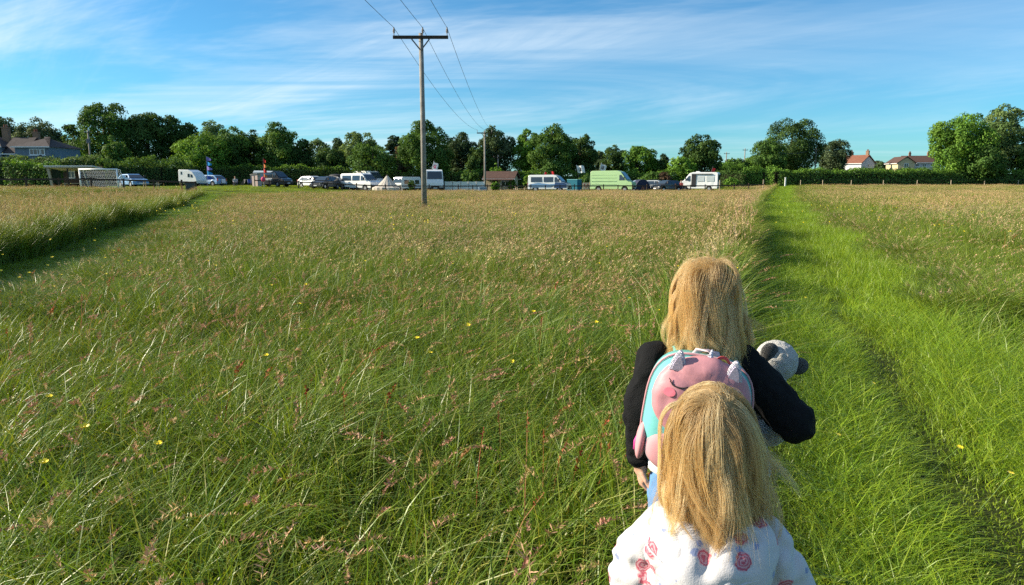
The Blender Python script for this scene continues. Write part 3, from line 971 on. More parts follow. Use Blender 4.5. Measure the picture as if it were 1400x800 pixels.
def gable_block(parent, L, W, eave, ridge, wall_m, roof_m, c=(0, 0), rz=0.0, over=0.3, hip=False, bargeboard=True):
    """house block, ridge along local x"""
    M = Matrix.Translation((c[0], c[1], 0)) @ Matrix.Rotation(rz, 4, 'Z')
    b = MB()
    prof = [(-W / 2, -0.3), (W / 2, -0.3), (W / 2, eave), (-W / 2, eave)] if hip else [(-W / 2, -0.3), (W / 2, -0.3), (W / 2, eave), (0, ridge - 0.12), (-W / 2, eave)]
    b.prism([M @ Vector((-L / 2, y, z)) for y, z in prof], M.to_3x3() @ Vector((L, 0, 0)))
    b.build('wall', wall_m, parent)
    r = MB()
    th = 0.14
    sl = (ridge - eave) / (W / 2)
    e = eave - over * sl
    if hip:
        k = W / 2 * 0.8
        A = [(-L / 2 - over, -W / 2 - over, e), (L / 2 + over, -W / 2 - over, e), (L / 2 + over, W / 2 + over, e), (-L / 2 - over, W / 2 + over, e), (-L / 2 + k, 0, ridge), (L / 2 - k, 0, ridge)]
        vs_ = [r.bm.verts.new(M @ Vector(p)) for p in A]
        for f in ((0, 1, 5, 4), (2, 3, 4, 5), (1, 2, 5), (3, 0, 4), (3, 2, 1, 0)):
            r.bm.faces.new([vs_[i] for i in f])
    else:
        for s in (-1, 1):
            q = [(-L / 2 - over, s * (W / 2 + over), e), (-L / 2 - over, 0, ridge), (-L / 2 - over, 0, ridge + th), (-L / 2 - over, s * (W / 2 + over), e + th)]
            r.prism([M @ Vector(p) for p in q], M.to_3x3() @ Vector((L + 2 * over, 0, 0)))
    ro = r.build('roof', roof_m, parent)
    for s in (-1, 1):
        MB().box(M @ Vector((0, s * (W / 2 + over + 0.05), e - 0.02)), (L + 2 * over, 0.1, 0.12), rz).build('gutter', M_WFRAME, parent)
    return ro, M


def chimney(roof, p, h, w=0.7, m=None):
    c = MB().box((p[0], p[1], p[2] + h / 2), (w, w * 0.7, h)).box((p[0], p[1], p[2] + h - 0.08), (w * 1.15, w * 0.85, 0.12))
    o = c.build('chimney', m or M_BRICK, roof)
    MB().cyl((p[0] - w * 0.2, p[1], p[2] + h), (p[0] - w * 0.2, p[1], p[2] + h + 0.35), 0.11, 0.09).cyl((p[0] + w * 0.2, p[1], p[2] + h), (p[0] + w * 0.2, p[1], p[2] + h + 0.35), 0.11, 0.09).build('chimney_pot', M_RED_TILE, o)


def left_house():
    Y = 93; x = gx(52, Y); zb = float(zt(x, Y))
    h = empty('slate_house', (x, Y, zb), 0, 'grey house with dark slate roof and two lit chimneys behind the left hedge', 'house')
    ev = hz(201, Y) - zb; rg = hz(187, Y) - zb
    k = zc_of(Y, 4) / FPX
    r1, M = gable_block(h, 45 * k, 6.5, ev, rg, M_BLUE_RENDER, M_SLATE, (17 * k, 0.5), 0, hip=True)
    r2, M = gable_block(h, 70 * k, 6.8, ev + 0.02, rg + 0.15, M_BLUE_RENDER, M_SLATE, (-63 * k, 1.2), 0, hip=True)
    r3, M = gable_block(h, 26 * k, 5.0, ev - 0.75, rg - 0.2, M_BLUE_RENDER, M_SLATE, (-14 * k, 0.6), 0)
    chimney(r1, (-1 * k, 1, rg - 1.0), 1.7)
    chimney(r2, (-42 * k, 1, rg - 1.0), 2.3, 0.8)
    window(h, (22 * k, -2.80, ev - 0.75), 1.5, 0.8, (0, -1, 0), panes=3)
    window(h, (31 * k, -2.80, ev - 0.75), 0.7, 0.8, (0, -1, 0), panes=1)
    window(h, (-10 * k, -1.95, ev - 1.6), 0.8, 0.9, (0, -1, 0), panes=2)
    for a in (-42, -52):
        window(h, (a * k, -2.25, ev - 0.9), 0.9, 1.0, (0, -1, 0), panes=2)
    for a in (12, 24, -42):
        window(h, (a * k, -2.80 if a > 0 else -2.25, 1.6), 1.2, 1.2, (0, -1, 0), panes=2)
    MB().box((4 * k, -2.82, 1.05), (0.95, 0.08, 2.1)).build('door', M_DARKWOOD, h)


left_house()


def cottage():
    Y = 176; x = gx(1167, Y); zb = float(zt(x, Y))
    rz = R(42)            # ridge runs from the far left to the near right
    h = empty('white_cottage', (x, Y, zb), rz - math.pi / 2 - R(10), 'white cottage with red tiled roof and brick chimneys beyond the hedge', 'house')
    h.rotation_euler = (0, 0, R(-58))
    ev, rg = hz(223, Y) - zb, hz(213, Y) - zb
    r, M = gable_block(h, 6.6, 5.6, ev, rg, M_WHITE_WALL, M_RED_TILE)
    chimney(r, (-2.9, 0, rg - 0.5), 1.35, 0.8)
    chimney(r, (-1.3, 0.2, rg - 0.5), 1.45, 0.75)
    chimney(r, (3.0, 0, rg - 0.5), 1.6, 0.7)
    window(h, (3.3, 0.2, ev - 0.6), 0.8, 1.0, (1, 0, 0), panes=2)
    window(h, (3.3, -1.4, 1.5), 0.9, 1.1, (1, 0, 0), panes=2)
    for a in (-1.8, 1.6):
        window(h, (a, -2.8, 1.5), 0.9, 1.1, (0, -1, 0), panes=2)
    MB().box((0, -2.83, 1.0), (0.9, 0.08, 2.0)).build('door', M_DARKWOOD, h)


cottage()


def cream_house():
    Y = 172; x = gx(1247, Y); zb = float(zt(x, Y))
    k = zc_of(Y, 4) / FPX
    h = empty('cream_house', (x, Y, zb), R(-8), 'cream gabled house with dark brown roof behind the dark hedge', 'house')
    ev, rg = hz(222, Y) - zb, hz(213.5, Y) - zb
    r, M = gable_block(h, 38 * k, 6.0, ev, rg, M_WHITE_WALL, M_BROWN_TILE, (6 * k, 1.2))
    r2, M = gable_block(h, 7.4, 21 * k, ev - 0.1, rg - 0.25, M_CREAM_WALL, M_BROWN_TILE, (-18 * k, 0.0), R(90))
    chimney(r, (-4 * k, 1.2, rg - 0.4), 1.2, 0.5)
    chimney(r, (20 * k, 1.2, rg - 0.4), 1.3, 0.6)
    window(h, (-18 * k, -3.70, ev - 0.8), 1.0, 1.0, (0, -1, 0), panes=2)
    window(h, (-18 * k, -3.70, 1.5), 1.3, 1.1, (0, -1, 0), panes=2)
    for a in (0, 9, 19):
        window(h, (a * k, -1.8, ev - 0.75), 0.9, 0.8, (0, -1, 0), panes=2)
        window(h, (a * k, -1.8, 1.5), 0.9, 1.0, (0, -1, 0), panes=2)


cream_house()


def hut():
    Y = 100; x = gx(686, Y); zb = float(zt(x, Y))
    h = empty('garden_hut', (x, Y, zb), R(-14), 'small stone hut with low brown roof and shady veranda by the far pole', 'hut')
    ev, rg = hz(243, Y) - zb, hz(235.5, Y) - zb
    r, M = gable_block(h, 4.0, 2.9, ev, rg, M_STONE, M_BROWN_TILE, over=0.35)
    window(h, (0.9, -1.45, 1.15), 1.3, 0.9, (0, -1, 0), panes=2)
    MB().box((-0.55, -1.47, 0.9), (0.8, 0.06, 1.8)).build('door', M_DARKWOOD, h)
    window(h, (-2.0, 0.2, 1.3), 0.4, 0.5, (-1, 0, 0), panes=1)
    for a in (-1.9, 0.0, 1.9):
        MB().box((a, -2.2, ev / 2 - 0.1), (0.09, 0.09, ev - 0.2)).build('post', M_DARKWOOD, h)
    MB().box((0, -1.95, ev - 0.22), (4.4, 1.0, 0.08), rot=Matrix.Rotation(R(14), 3, 'X')).build('veranda_roof', M_BROWN_TILE, h)


hut()


def shelter():
    Y = 70; x = gx(107, Y); zb = float(zt(x, Y))
    k = zc_of(Y, 2) / FPX
    W = 58 * k; H = hz(227.5, Y) - zb
    h = empty('open_shelter', (x, Y, zb), 0, 'dark open fronted shelter with corrugated white roof edge behind the goal', 'shelter')
    rf = MB()
    n = 30
    for i in range(n):
        rf.tube([(-W / 2 - 0.3 + (W + 0.6) * (i + 0.5) / n, -1.2, H), (-W / 2 - 0.3 + (W + 0.6) * (i + 0.5) / n, 1.5, H - 0.35)], 0.075, 6)
    rf.build('roof_sheet', mat('pale_sheet', (0.62, 0.60, 0.55), 0.7, 0.3, var=0.15), h)
    MB().box((0, -1.12, H - 0.11), (W + 0.5, 0.07, 0.12)).build('fascia', M_PALEWOOD, h)
    nb = 18
    for i in range(nb):
        MB().box((-W / 2 + W * (i + 0.5) / nb, 1.3, (H - 0.5) / 2), (W / nb - 0.012, 0.04 + 0.01 * (i % 2), H - 0.5)).build('plank', M_DARKWOOD, h)
    side = [(-W / 2 - 0.02, -1.0, H - 0.15), (-W / 2 - 0.02, -0.62, H - 0.15), (-W / 2 + 0.14, -0.62, 0), (-W / 2 + 0.14, -1.0, 0)]
    MB().prism([(-W / 2 - 0.16, -1.0, H - 0.13), (-W / 2 + 0.10, -1.0, H - 0.13), (-W / 2 + 0.34, -1.0, 0.0), (-W / 2 + 0.16, -1.0, 0.0)], (0, 0.16, 0)).build('side_post', M_PALEWOOD, h)
    for a in (-0.05, 0.5):
        MB().box((a * W, -1.0, (H - 0.2) / 2), (0.09, 0.09, H - 0.2)).build('post', M_DARKWOOD, h)
    MB().box((W / 2 - 0.03, 0.15, (H - 0.4) / 2), (0.06, 2.2, H - 0.4)).build('side_wall', M_DARKWOOD, h)
    window(h, (-W * 0.30, 1.27, H * 0.62), 0.75, 0.75, (0, -1, 0), panes=2)
    window(h, (W * 0.34, 1.27, H * 0.62), 0.6, 0.8, (0, -1, 0), panes=1)
    b = MB().box((0, 0.85, 0.45), (W - 0.5, 0.4, 0.06))
    for a in (-0.4, 0, 0.4):
        b.box((a * W, 0.85, 0.21), (0.08, 0.3, 0.42))
    b.build('bench', M_PALEWOOD, h)


shelter()


# ------------------------------------------------------------------ poles and wires
M_WIRE = mat('wire', (0.10, 0.10, 0.11), 0.5, 0.4, 0.5)
M_INSUL = mat('insulator', (0.20, 0.17, 0.15), 0.35, 0.5)


def hv_pole(px, Y, H, r0, r1, label, arm=2.5, name='electricity_pole'):
    x = gx(px, Y, 0.5); zb = float(zt(x, Y))
    p = empty(name, (x, Y, zb), 0, label, 'pole', 'electricity poles')
    MB().tube([(0, 0, -0.3), (0.01, 0, H * 0.4), (0, 0, H)], [r0, (r0 + r1) / 2, r1], 16).build('post', M_POLE, p, smooth=True)
    ah = H - 0.20
    MB().box((0, -r1 - 0.05, ah), (arm, 0.10, 0.14)).build('crossarm', M_DARKWOOD, p, bevel=0.01)
    for s in (-1, 1):
        MB().tube([(s * 0.42, -r1 - 0.08, ah - 0.06), (s * 0.02, -r1 - 0.05, ah - 0.55)], 0.03, 6).build('brace', M_STEEL, p)
    tips = []
    for q in (-arm / 2 + 0.05, 0.10, arm / 2 - 0.05):
        i = MB().cyl((q, -r1 - 0.05, ah + 0.07), (q, -r1 - 0.05, ah + 0.30), 0.018)
        i.build('pin', M_STEEL, p)
        d = MB()
        for j, rr in enumerate((0.055, 0.07, 0.05)):
            d.cyl((q, -r1 - 0.05, ah + 0.19 + j * 0.07), (q, -r1 - 0.05, ah + 0.245 + j * 0.07), rr, rr * 0.55, 12)
        d.cyl((q, -r1 - 0.05, ah + 0.38), (q, -r1 - 0.05, ah + 0.43), 0.03)
        d.build('insulator', M_INSUL, p)
        tips.append(Vector((x + q, Y - r1 - 0.05, zb + ah + 0.42)))
    return tips


H1 = hz(46, 33)
T1 = hv_pole(580, 33, H1, 0.135, 0.10, 'tall wooden electricity pole with crossarm standing in the meadow')
T2 = hv_pole(663, 97, hz(180, 97), 0.16, 0.11, 'far wooden electricity pole behind the fence by the hut', arm=2.1)


def wire(name, a, b, sag, label, r=0.008, n=24, cat='cable', group='overhead wires'):
    pts = []
    for i in range(n + 1):
        t = i / n
        p = a.lerp(b, t); p = Vector((p.x, p.y, p.z - sag * 4 * t * (1 - t)))
        pts.append(p)
    o = MB().tube(pts, r, 6).build(name, M_WIRE)
    return tag(o, label, cat, group)


names3 = ('left', 'middle', 'right')
for i in range(3):
    back = Vector((T1[i].x - 0.35, -30, H1 + 0.3))
    wire('power_line', T1[i], T2[i], 0.9, '%s of the three wires running from the near pole to the far pole' % names3[i], 0.011)
    wire('power_line', T1[i], back, 0.9, '%s of the three wires rising overhead from the near pole' % names3[i], 0.010)


def small_pole(px, Y, top, label, arm=0.9, box=False):
    x = gx(px, Y, 3); zb = float(zt(x, Y)); H = hz(top, Y) - zb
    p = empty('wooden_pole', (x, Y, zb), 0, label, 'pole', 'small wooden poles')
    MB().tube([(0, 0, -0.2), (0, 0, H)], [0.14, 0.10], 10).build('post', M_POLE, p, smooth=True)
    MB().box((0, -0.14, H - 0.35), (arm, 0.08, 0.10)).build('crossarm', M_DARKWOOD, p)
    if box:
        MB().box((0.12, -0.26, H - 1.5), (0.45, 0.3, 0.6)).cyl((0.12, -0.26, H - 1.2), (0.12, -0.26, H - 1.05), 0.05).build('transformer', M_STEEL, p, bevel=0.02)
    for s in (-1, 1):
        MB().cyl((s * arm * 0.42, -0.14, H - 0.30), (s * arm * 0.42, -0.14, H - 0.12), 0.04, 0.03, 8).build('insulator', M_INSUL, p)
    return Vector((x, Y, zb + H - 0.15))


small_pole(125, 99, 178, 'wooden pole with a small transformer in front of the left wood', box=True)
small_pole(681, 112, 212, 'wooden pole with crossarm above the hut roof', 1.6)
a1 = small_pole(992, 150, 208, 'thin dark pole just right of the white campervan', 1.2)
a2 = small_pole(1017, 150, 203, 'pale wooden pole left of the oak', 1.1)
a3 = small_pole(1114, 126, 203, 'pale wooden pole right of the oak', 0.9)
wire('phone_line', a3, Vector((gx(1062, 116), 116, a3.z - 1.0)), 0.35, 'thin line leading left from the pole right of the oak', 0.02)


# ------------------------------------------------------------------ fences, gate posts, goal
def knee_fence(label, pts, post_h, rail_h, n_skip=(), tall=(), gap=None):
    x0, y0 = pts[0]
    f = empty('rail_fence', (x0, y0, 0), 0, label, 'fence', 'rail fences')
    for i, (x, y) in enumerate(pts):
        z = float(zt(x, y))
        hh = post_h + (0.45 if i in tall else 0) + 0.05 * ((i * 37) % 5 - 2) / 2
        MB().box((x - x0, y - y0, z + hh / 2 - 0.1), (0.11, 0.11, hh + 0.2), 0.03 * ((i * 29) % 7 - 3)).build('post', M_PALEWOOD if i in tall else M_DARKWOOD, f, bevel=0.008)
    for i in range(len(pts) - 1):
        if i in n_skip:
            continue
        a = Vector((pts[i][0] - x0, pts[i][1] - y0 - 0.09, float(zt(*pts[i])) + rail_h))
        b = Vector((pts[i + 1][0] - x0, pts[i + 1][1] - y0 - 0.09, float(zt(*pts[i + 1])) + rail_h))
        d = b - a
        MB().box((a + b) / 2, (d.length - 0.02, 0.05, 0.13), rot=d.to_track_quat('X', 'Z').to_matrix()).build('rail', M_DARKWOOD, f)
    return f


Yf = 56.5
k = zc_of(Yf, 0.8) / FPX
knee_fence('dark knee high rail fence along the left of the field before the goal', [(gx(p, Yf), Yf) for p in (-52, -7, 38, 83, 127, 171, 212, 250, 269)], 0.98, 0.84)
pts = []
for i in range(40):
    q = 349 + (1043 - 349) * i / 35.0
    y = 86.0
    if q > 1050:
        break
    pts.append((gx(q, y), y))
knee_fence('long low rail fence between the meadow and the parked camp vehicles', pts, 0.98, 0.80, tall=(0, 32, 35))

wf = empty('wire_fence', (gx(1106, 104.6), 104.6, 0), 0, 'pale posts of a wire fence along the right hedge', 'fence', 'rail fences')
wp = [(gx(p, 104.6), 104.6) for p in (1094, 1124, 1163, 1207, 1253, 1299, 1345, 1391, 1437)]
for i, (x, y) in enumerate(wp):
    z = float(zt(x, y))
    MB().cyl((x - wf.location.x, 0, z - 0.1), (x - wf.location.x + 0.02 * (i % 3 - 1), 0, z + 0.98), 0.06, 0.052, 8).build('post', M_PALEWOOD, wf)
for hgt in (0.5, 0.85, 1.1):
    MB().tube([(x - wf.location.x, -0.08, float(zt(x, y)) + hgt) for x, y in wp], 0.006, 5).build('wire', M_WIRE, wf)

x = gx(1073, 103); z = float(zt(x, 103))
g = empty('gate_post', (x, 103, z), 0, 'white gate post at the far end of the mown path', 'post')
MB().box((0, 0, 0.62), (0.17, 0.17, 1.5)).build('post', mat('white_paint', (0.75, 0.75, 0.72), 0.6), g, bevel=0.015)
MB().prism([(-0.1, -0.1, 1.37), (0.1, -0.1, 1.37), (0.1, 0.1, 1.37), (-0.1, 0.1, 1.37)], (0, 0, 0.06)).build('cap', mat('white_cap', (0.7, 0.7, 0.68), 0.6), g)


def goal():
    Y = 60.5; x = gx(137.5, Y); zb = float(zt(x, Y))
    k = zc_of(Y, 1.5) / FPX
    W = 51 * k; H = hz(231.5, Y) - zb
    g = empty('football_goal', (x, Y, zb), 0, 'white football goal with square net behind the left rail fence', 'goal')
    wm = mat('goal_white', (0.8, 0.8, 0.8), 0.4)
    for s in (-1, 1):
        MB().cyl((s * W / 2, 0, 0), (s * W / 2, 0, H), 0.06, seg=12).build('post', wm, g, smooth=True)
        MB().tube([(s * W / 2, 0.05, H - 0.02), (s * W / 2, 0.5, H - 0.03), (s * W / 2, 1.15, 0.05)], 0.03, 8).build('stay', wm, g, smooth=True)
    MB().cyl((-W / 2 - 0.06, 0, H), (W / 2 + 0.06, 0, H), 0.06, seg=12).build('crossbar', wm, g, smooth=True)
    nm = MB()
    nx, nz = 21, 13
    for i in range(nx + 1):
        a = -W / 2 + W * i / nx
        nm.tube([(a, 0.06, H - 0.03), (a, 0.5, H - 0.05), (a, 1.13, 0.05)], 0.009, 4, False)
    for j in range(nz + 1):
        t = j / nz
        yy, z_ = 0.5 + 0.63 * t, (H - 0.05) * (1 - t) + 0.05 * t
        nm.tube([(-W / 2, 0.0 + yy, z_), (W / 2, yy, z_)], 0.009, 4, False)
        for s in (-1, 1):
            nm.tube([(s * W / 2, 0.02, z_), (s * W / 2, yy, z_)], 0.009, 4, False)
    nm.build('net', mat('net_cord', (0.75, 0.75, 0.75), 0.8), g)


goal()


# ------------------------------------------------------------------ vehicles
M_TYRE = mat('tyre_rubber', (0.02, 0.02, 0.02), 0.85, 0.3)
M_RIM = mat('wheel_rim', (0.45, 0.45, 0.46), 0.35, 0.5, 0.7)
M_BLACKPL = mat('black_plastic', (0.025, 0.025, 0.028), 0.6, 0.3)
M_LAMP = mat('lamp_glass', (0.75, 0.75, 0.75), 0.15, 0.6)
M_RED = mat('red_lamp', (0.45, 0.02, 0.02), 0.25, 0.5)
M_VGLASS = mat('vehicle_glass', (0.025, 0.04, 0.055), 0.04, 0.9)
M_CURTAIN = mat('curtained_glass', (0.42, 0.46, 0.46), 0.12, 0.6, var=0.15)
M_PLATE = mat('number_plate', (0.7, 0.6, 0.1), 0.5)
PAINT = {}


def paint(name, c):
    if name not in PAINT:
        PAINT[name] = mat('paint_' + name, c, 0.32, 0.5, var=0.04, vscale=2, coat=0.5)
    return PAINT[name]


VANS = {
    # side outline from the rear bottom over the roof to the front bottom; wheels; side windows; front glass (edge); rear glass
    'van': dict(prof=[(-2.65, .34), (-2.70, .9), (-2.66, 2.45), (-2.45, 2.60), (0.75, 2.62), (1.20, 2.48), (1.98, 1.48), (2.62, 1.22), (2.74, .78), (2.70, .34)], W=2.0, wheels=(-1.55, 1.78), wr=0.34,
                front=((1.26, 2.40), (1.94, 1.54)), rear=(1.35, 2.25), side=[[(1.05, 1.45), (1.80, 1.45), (1.30, 2.10), (1.05, 2.10)]], tum=0.14, zb=1.2),
    'lowvan': dict(prof=[(-2.35, .32), (-2.40, .85), (-2.34, 1.85), (-2.15, 1.98), (0.70, 2.0), (1.05, 1.90), (1.72, 1.18), (2.35, 1.0), (2.46, .65), (2.42, .32)], W=1.9, wheels=(-1.40, 1.50), wr=0.32,
                   front=((1.10, 1.84), (1.68, 1.23)), rear=(1.1, 1.75), side=[[(0.85, 1.18), (1.50, 1.18), (1.08, 1.72), (0.85, 1.72)], [(-0.45, 1.18), (0.70, 1.18), (0.70, 1.74), (-0.45, 1.74)], [(-2.0, 1.18), (-0.65, 1.18), (-0.65, 1.74), (-2.0, 1.74)]], tum=0.16, zb=1.0),
    'car': dict(prof=[(-1.95, .28), (-2.02, .55), (-1.98, .90), (-1.45, 1.38), (-1.15, 1.45), (0.20, 1.47), (0.45, 1.42), (1.10, .98), (1.85, .84), (2.02, .60), (1.98, .28)], W=1.75, wheels=(-1.25, 1.30), wr=0.31,
                front=((0.52, 1.36), (1.05, 1.02)), rear=(.98, 1.34), side=[[(0.02, .95), (0.88, .95), (0.42, 1.34), (0.02, 1.36)], [(-0.95, .95), (-0.06, .95), (-0.06, 1.36), (-0.95, 1.36)], [(-1.55, .97), (-1.02, .95), (-1.02, 1.35), (-1.28, 1.32)]], tum=0.26, zb=.88),
    'caravan': dict(prof=[(-2.3, .45), (-2.42, 1.0), (-2.36, 2.2), (-2.1, 2.45), (1.95, 2.45), (2.30, 2.2), (2.45, 1.2), (2.3, .45)], W=2.1, wheels=(-0.2,), wr=0.30,
                    front=((2.33, 2.08), (2.42, 1.42)), rear=(1.3, 2.05), side=[[(0.6, 1.2), (1.7, 1.2), (1.7, 1.9), (0.6, 1.9)], [(-1.9, 1.2), (-0.9, 1.2), (-0.9, 1.9), (-1.9, 1.9)]], tum=0.05, zb=1.0),
    'teardrop': dict(prof=[(-1.25, .40), (-1.32, .8), (-1.30, 1.95), (-1.18, 2.05), (0.15, 2.02), (0.75, 1.75), (1.20, 1.15), (1.32, .75), (1.25, .40)], W=1.8, wheels=(-0.1,), wr=0.27,
                     front=None, rear=None, side=[[(-0.95, 1.45), (-0.75, 1.45), (-0.75, 1.8), (-0.95, 1.8)], [(0.05, 1.15), (0.32, 1.15), (0.32, 1.55), (0.05, 1.55)], [(0.48, 1.12), (0.78, 1.12), (0.70, 1.45), (0.48, 1.5)]], tum=0.04, zb=1.0),
    'motorhome': dict(prof=[(-2.9, .38), (-2.98, 1.0), (-2.95, 2.75), (-2.8, 2.88), (1.55, 2.88), (2.15, 2.74), (2.42, 1.72), (2.72, 1.20), (2.80, .75), (2.75, .38)], W=2.2, wheels=(-1.7, 1.8), wr=0.34,
                      front=((2.17, 2.60), (2.42, 1.66)), rear=(1.6, 2.4), side=[[(1.5, 1.5), (2.25, 1.5), (2.05, 2.2), (1.5, 2.2)], [(-2.3, 1.5), (-1.0, 1.5), (-1.0, 2.1), (-2.3, 2.1)]], tum=0.05, zb=1.3),
}


def vehicle(name, kind, px, Y, heading, colour, label, cat, side_extra=(), side_mat=None, scale=1.0, no_cab_side=False, front_tint=None, group='vehicles parked at the camp'):
    """heading in degrees: 0 faces right, -90 faces us"""
    S = VANS[kind]
    x = gx(px, Y, 1); zb = float(zt(x, Y))
    v = empty(name, (x, Y, zb), R(heading), label, cat, group)
    v.scale = (scale,) * 3
    prof, W = S['prof'], S['W']
    top = max(p[1] for p in prof)

    def hw(z):
        return W / 2 * (1 - S['tum'] * max(0, (z - S['zb']) / (top - S['zb'])))
    # outline with wheel arches
    zl = prof[0][1]; ar = S['wr'] + 0.07
    out = list(prof)
    under = []
    for wx in sorted(S['wheels'], reverse=True):
        zc_ = S['wr']
        a0 = math.asin(max(-1, min(1, (zl - zc_) / ar)))
        for j in range(9):
            a = a0 + (math.pi - 2 * a0) * j / 8
            under.append((wx + ar * math.cos(a), zc_ + ar * math.sin(a)))
    out = out + under
    b = MB()
    L = [b.bm.verts.new((p[0], hw(p[1]), p[1])) for p in out]
    Rr = [b.bm.verts.new((p[0], -hw(p[1]), p[1])) for p in out]
    n = len(out)
    b.bm.faces.new(L); b.bm.faces.new(Rr[::-1])
    for i in range(n):
        b.bm.faces.new((L[i], Rr[i], Rr[(i + 1) % n], L[(i + 1) % n]))
    body = b.build('body', colour, v, bevel=0.05)
    MB().box((0, 0, zl + 0.12), (prof[-1][0] - prof[0][0] - 0.3, W * 0.6, 0.2)).build('chassis', M_BLACKPL, v)
    # glass
    wins = [] if no_cab_side else list(S['side'])
    for poly, m in [(p, M_VGLASS) for p in wins] + [(p, side_mat or M_CURTAIN) for p in side_extra]:
        for s in (-1, 1):
            MB().prism([(p[0], s * (hw(p[1]) - 0.01), p[1]) for p in poly], (0, s * 0.022, 0)).build('window', m, v)
    if S['front']:
        (xa, za), (xb, zb_) = S['front']
        o = 0.03
        MB().prism([(xa + o, hw(za) * 0.86, za), (xa + o, -hw(za) * 0.86, za), (xb + o, -hw(zb_) * 0.9, zb_), (xb + o, hw(zb_) * 0.9, zb_)], (0.03, 0, 0.03)).build('windscreen', M_VGLASS, v)
    if S['rear']:
        z0, z1 = S['rear']

        def rx(z):
            for p, q in zip(prof, prof[1:]):
                if p[1] <= z <= q[1]:
                    return p[0] + (q[0] - p[0]) * (z - p[1]) / (q[1] - p[1] + 1e-6)
            return prof[1][0]
        MB().prism([(rx(z0) - 0.005, hw(z0) * 0.8, z0), (rx(z0) - 0.005, -hw(z0) * 0.8, z0), (rx(z1) - 0.005, -hw(z1) * 0.78, z1), (rx(z1) - 0.005, hw(z1) * 0.78, z1)], (-0.025, 0, 0)).build('rear_window', M_VGLASS, v)
    # wheels
    for wx in S['wheels']:
        for s in (-1, 1):
            yy = s * (W / 2 - 0.12)
            w = MB().cyl((wx, yy - 0.1, S['wr']), (wx, yy + 0.1, S['wr']), S['wr'], seg=20).build('wheel', M_TYRE, v, bevel=0.03)
            MB().cyl((wx, yy + s * 0.07, S['wr']), (wx, yy + s * 0.115, S['wr']), S['wr'] * 0.64, S['wr'] * 0.5, 16).build('rim', M_RIM, w)
    fx = prof[-2][0]; rx_ = prof[1][0]; zf = prof[-2][1]
    if kind not in ('caravan', 'teardrop'):
        for s in (-1, 1):
            MB().ball((fx - 0.10, s * W * 0.36, zf + 0.06), (0.12, 0.17, 0.10)).build('headlight', M_LAMP, v, smooth=True)
            MB().box((rx_ + 0.0, s * W * 0.44, zf + 0.25), (0.06, 0.14, 0.36)).build('tail_light', M_RED, v)
            mz = S['front'][1][1] + 0.10
            MB().box((S['front'][1][0] - 0.25, s * (W / 2 + 0.10), mz + 0.08), (0.10, 0.20, 0.26)).build('mirror', M_BLACKPL, v, bevel=0.02)
        MB().box((fx - 0.02, 0, zl + 0.13), (0.18, W * 0.94, 0.24)).build('bumper', M_BLACKPL if kind != 'car' else colour, v, bevel=0.04)
        MB().box((fx + 0.02, 0, zf - 0.06), (0.06, W * 0.46, 0.14)).build('grille', M_BLACKPL, v)
        MB().box((rx_ + 0.02, 0, zl + 0.13), (0.18, W * 0.92, 0.22)).build('bumper', M_BLACKPL if kind != 'car' else colour, v, bevel=0.04)
        MB().box((fx + 0.085, 0, zl + 0.16), (0.02, 0.5, 0.11)).build('number_plate', M_LAMP, v)
        MB().box((rx_ - 0.085, 0, zl + 0.16), (0.02, 0.5, 0.11)).build('number_plate', M_PLATE, v)
    else:
        hx = prof[-1][0]
        MB().tube([(hx - 0.1, 0.5, 0.42), (hx + 0.9, 0, 0.40), (hx - 0.1, -0.5, 0.42)], 0.04, 6).cyl((hx + 0.75, 0, 0.0), (hx + 0.75, 0, 0.5), 0.03).build('tow_bar', M_STEEL, v)
        for s in (-1, 1):
            MB().box((rx_, s * W * 0.4, 0.8), (0.05, 0.16, 0.2)).build('tail_light', M_RED, v)
    return v


WHITE = paint('white', (0.74, 0.74, 0.72))
PBLUE = paint('light_blue', (0.16, 0.30, 0.50))
DBLUE = paint('dark_blue', (0.03, 0.07, 0.18))
SILV = paint('silver', (0.42, 0.44, 0.46))
DARK = paint('charcoal', (0.035, 0.037, 0.042))
LGREEN = paint('pale_green', (0.40, 0.58, 0.27))
CREAM = paint('cream', (0.72, 0.66, 0.54))

vehicle('parked_car', 'car', 182, 80, -38, PBLUE, 'small blue hatchback parked right of the goal', 'car')
vehicle('small_caravan', 'teardrop', 264, 86, -16, WHITE, 'small white caravan with rounded front behind the grey board', 'caravan')
vehicle('parked_car', 'car', 287, 92, 160, PBLUE, 'blue car parked beside the small white caravan', 'car')
cv = vehicle('campervan', 'lowvan', 373, 90, -22, DARK, 'dark campervan with pale side and a pinkish awning', 'campervan', no_cab_side=False,
             side_extra=[[(-2.25, 0.75), (0.75, 0.75), (0.75, 1.12), (-2.25, 1.12)]], side_mat=SILV)
MB().prism([(-2.3, -0.93, 1.80), (0.55, -0.93, 1.82), (0.95, -0.90, 1.98), (-2.1, -0.90, 2.06)], (0, 1.8, 0)).build('pop_up_roof', mat('roof_canvas', (0.33, 0.40, 0.48), 0.8), cv)
vehicle('parked_car', 'car', 428, 94, -35, WHITE, 'white car at the left end of the parked group, partly behind a dark one', 'car', scale=1.05)
dc = vehicle('parked_car', 'car', 445, 90, -110, DARK, 'dark estate car with raised tailgate between two white cars', 'car', scale=1.08)
MB().prism([(-1.95, -0.7, 1.42), (-1.95, 0.7, 1.42), (-1.15, 0.7, 1.50), (-1.15, -0.7, 1.50)], (0, 0, 0.06)).build('tailgate', DARK, dc)
wc = vehicle('parked_car', 'car', 463, 93, -28, WHITE, 'white car with a dark roof box next to the white van', 'car', scale=1.08)
MB().ball((-0.4, 0, 1.66), (1.0, 0.55, 0.20)).build('roof_box', M_BLACKPL, wc, smooth=True)
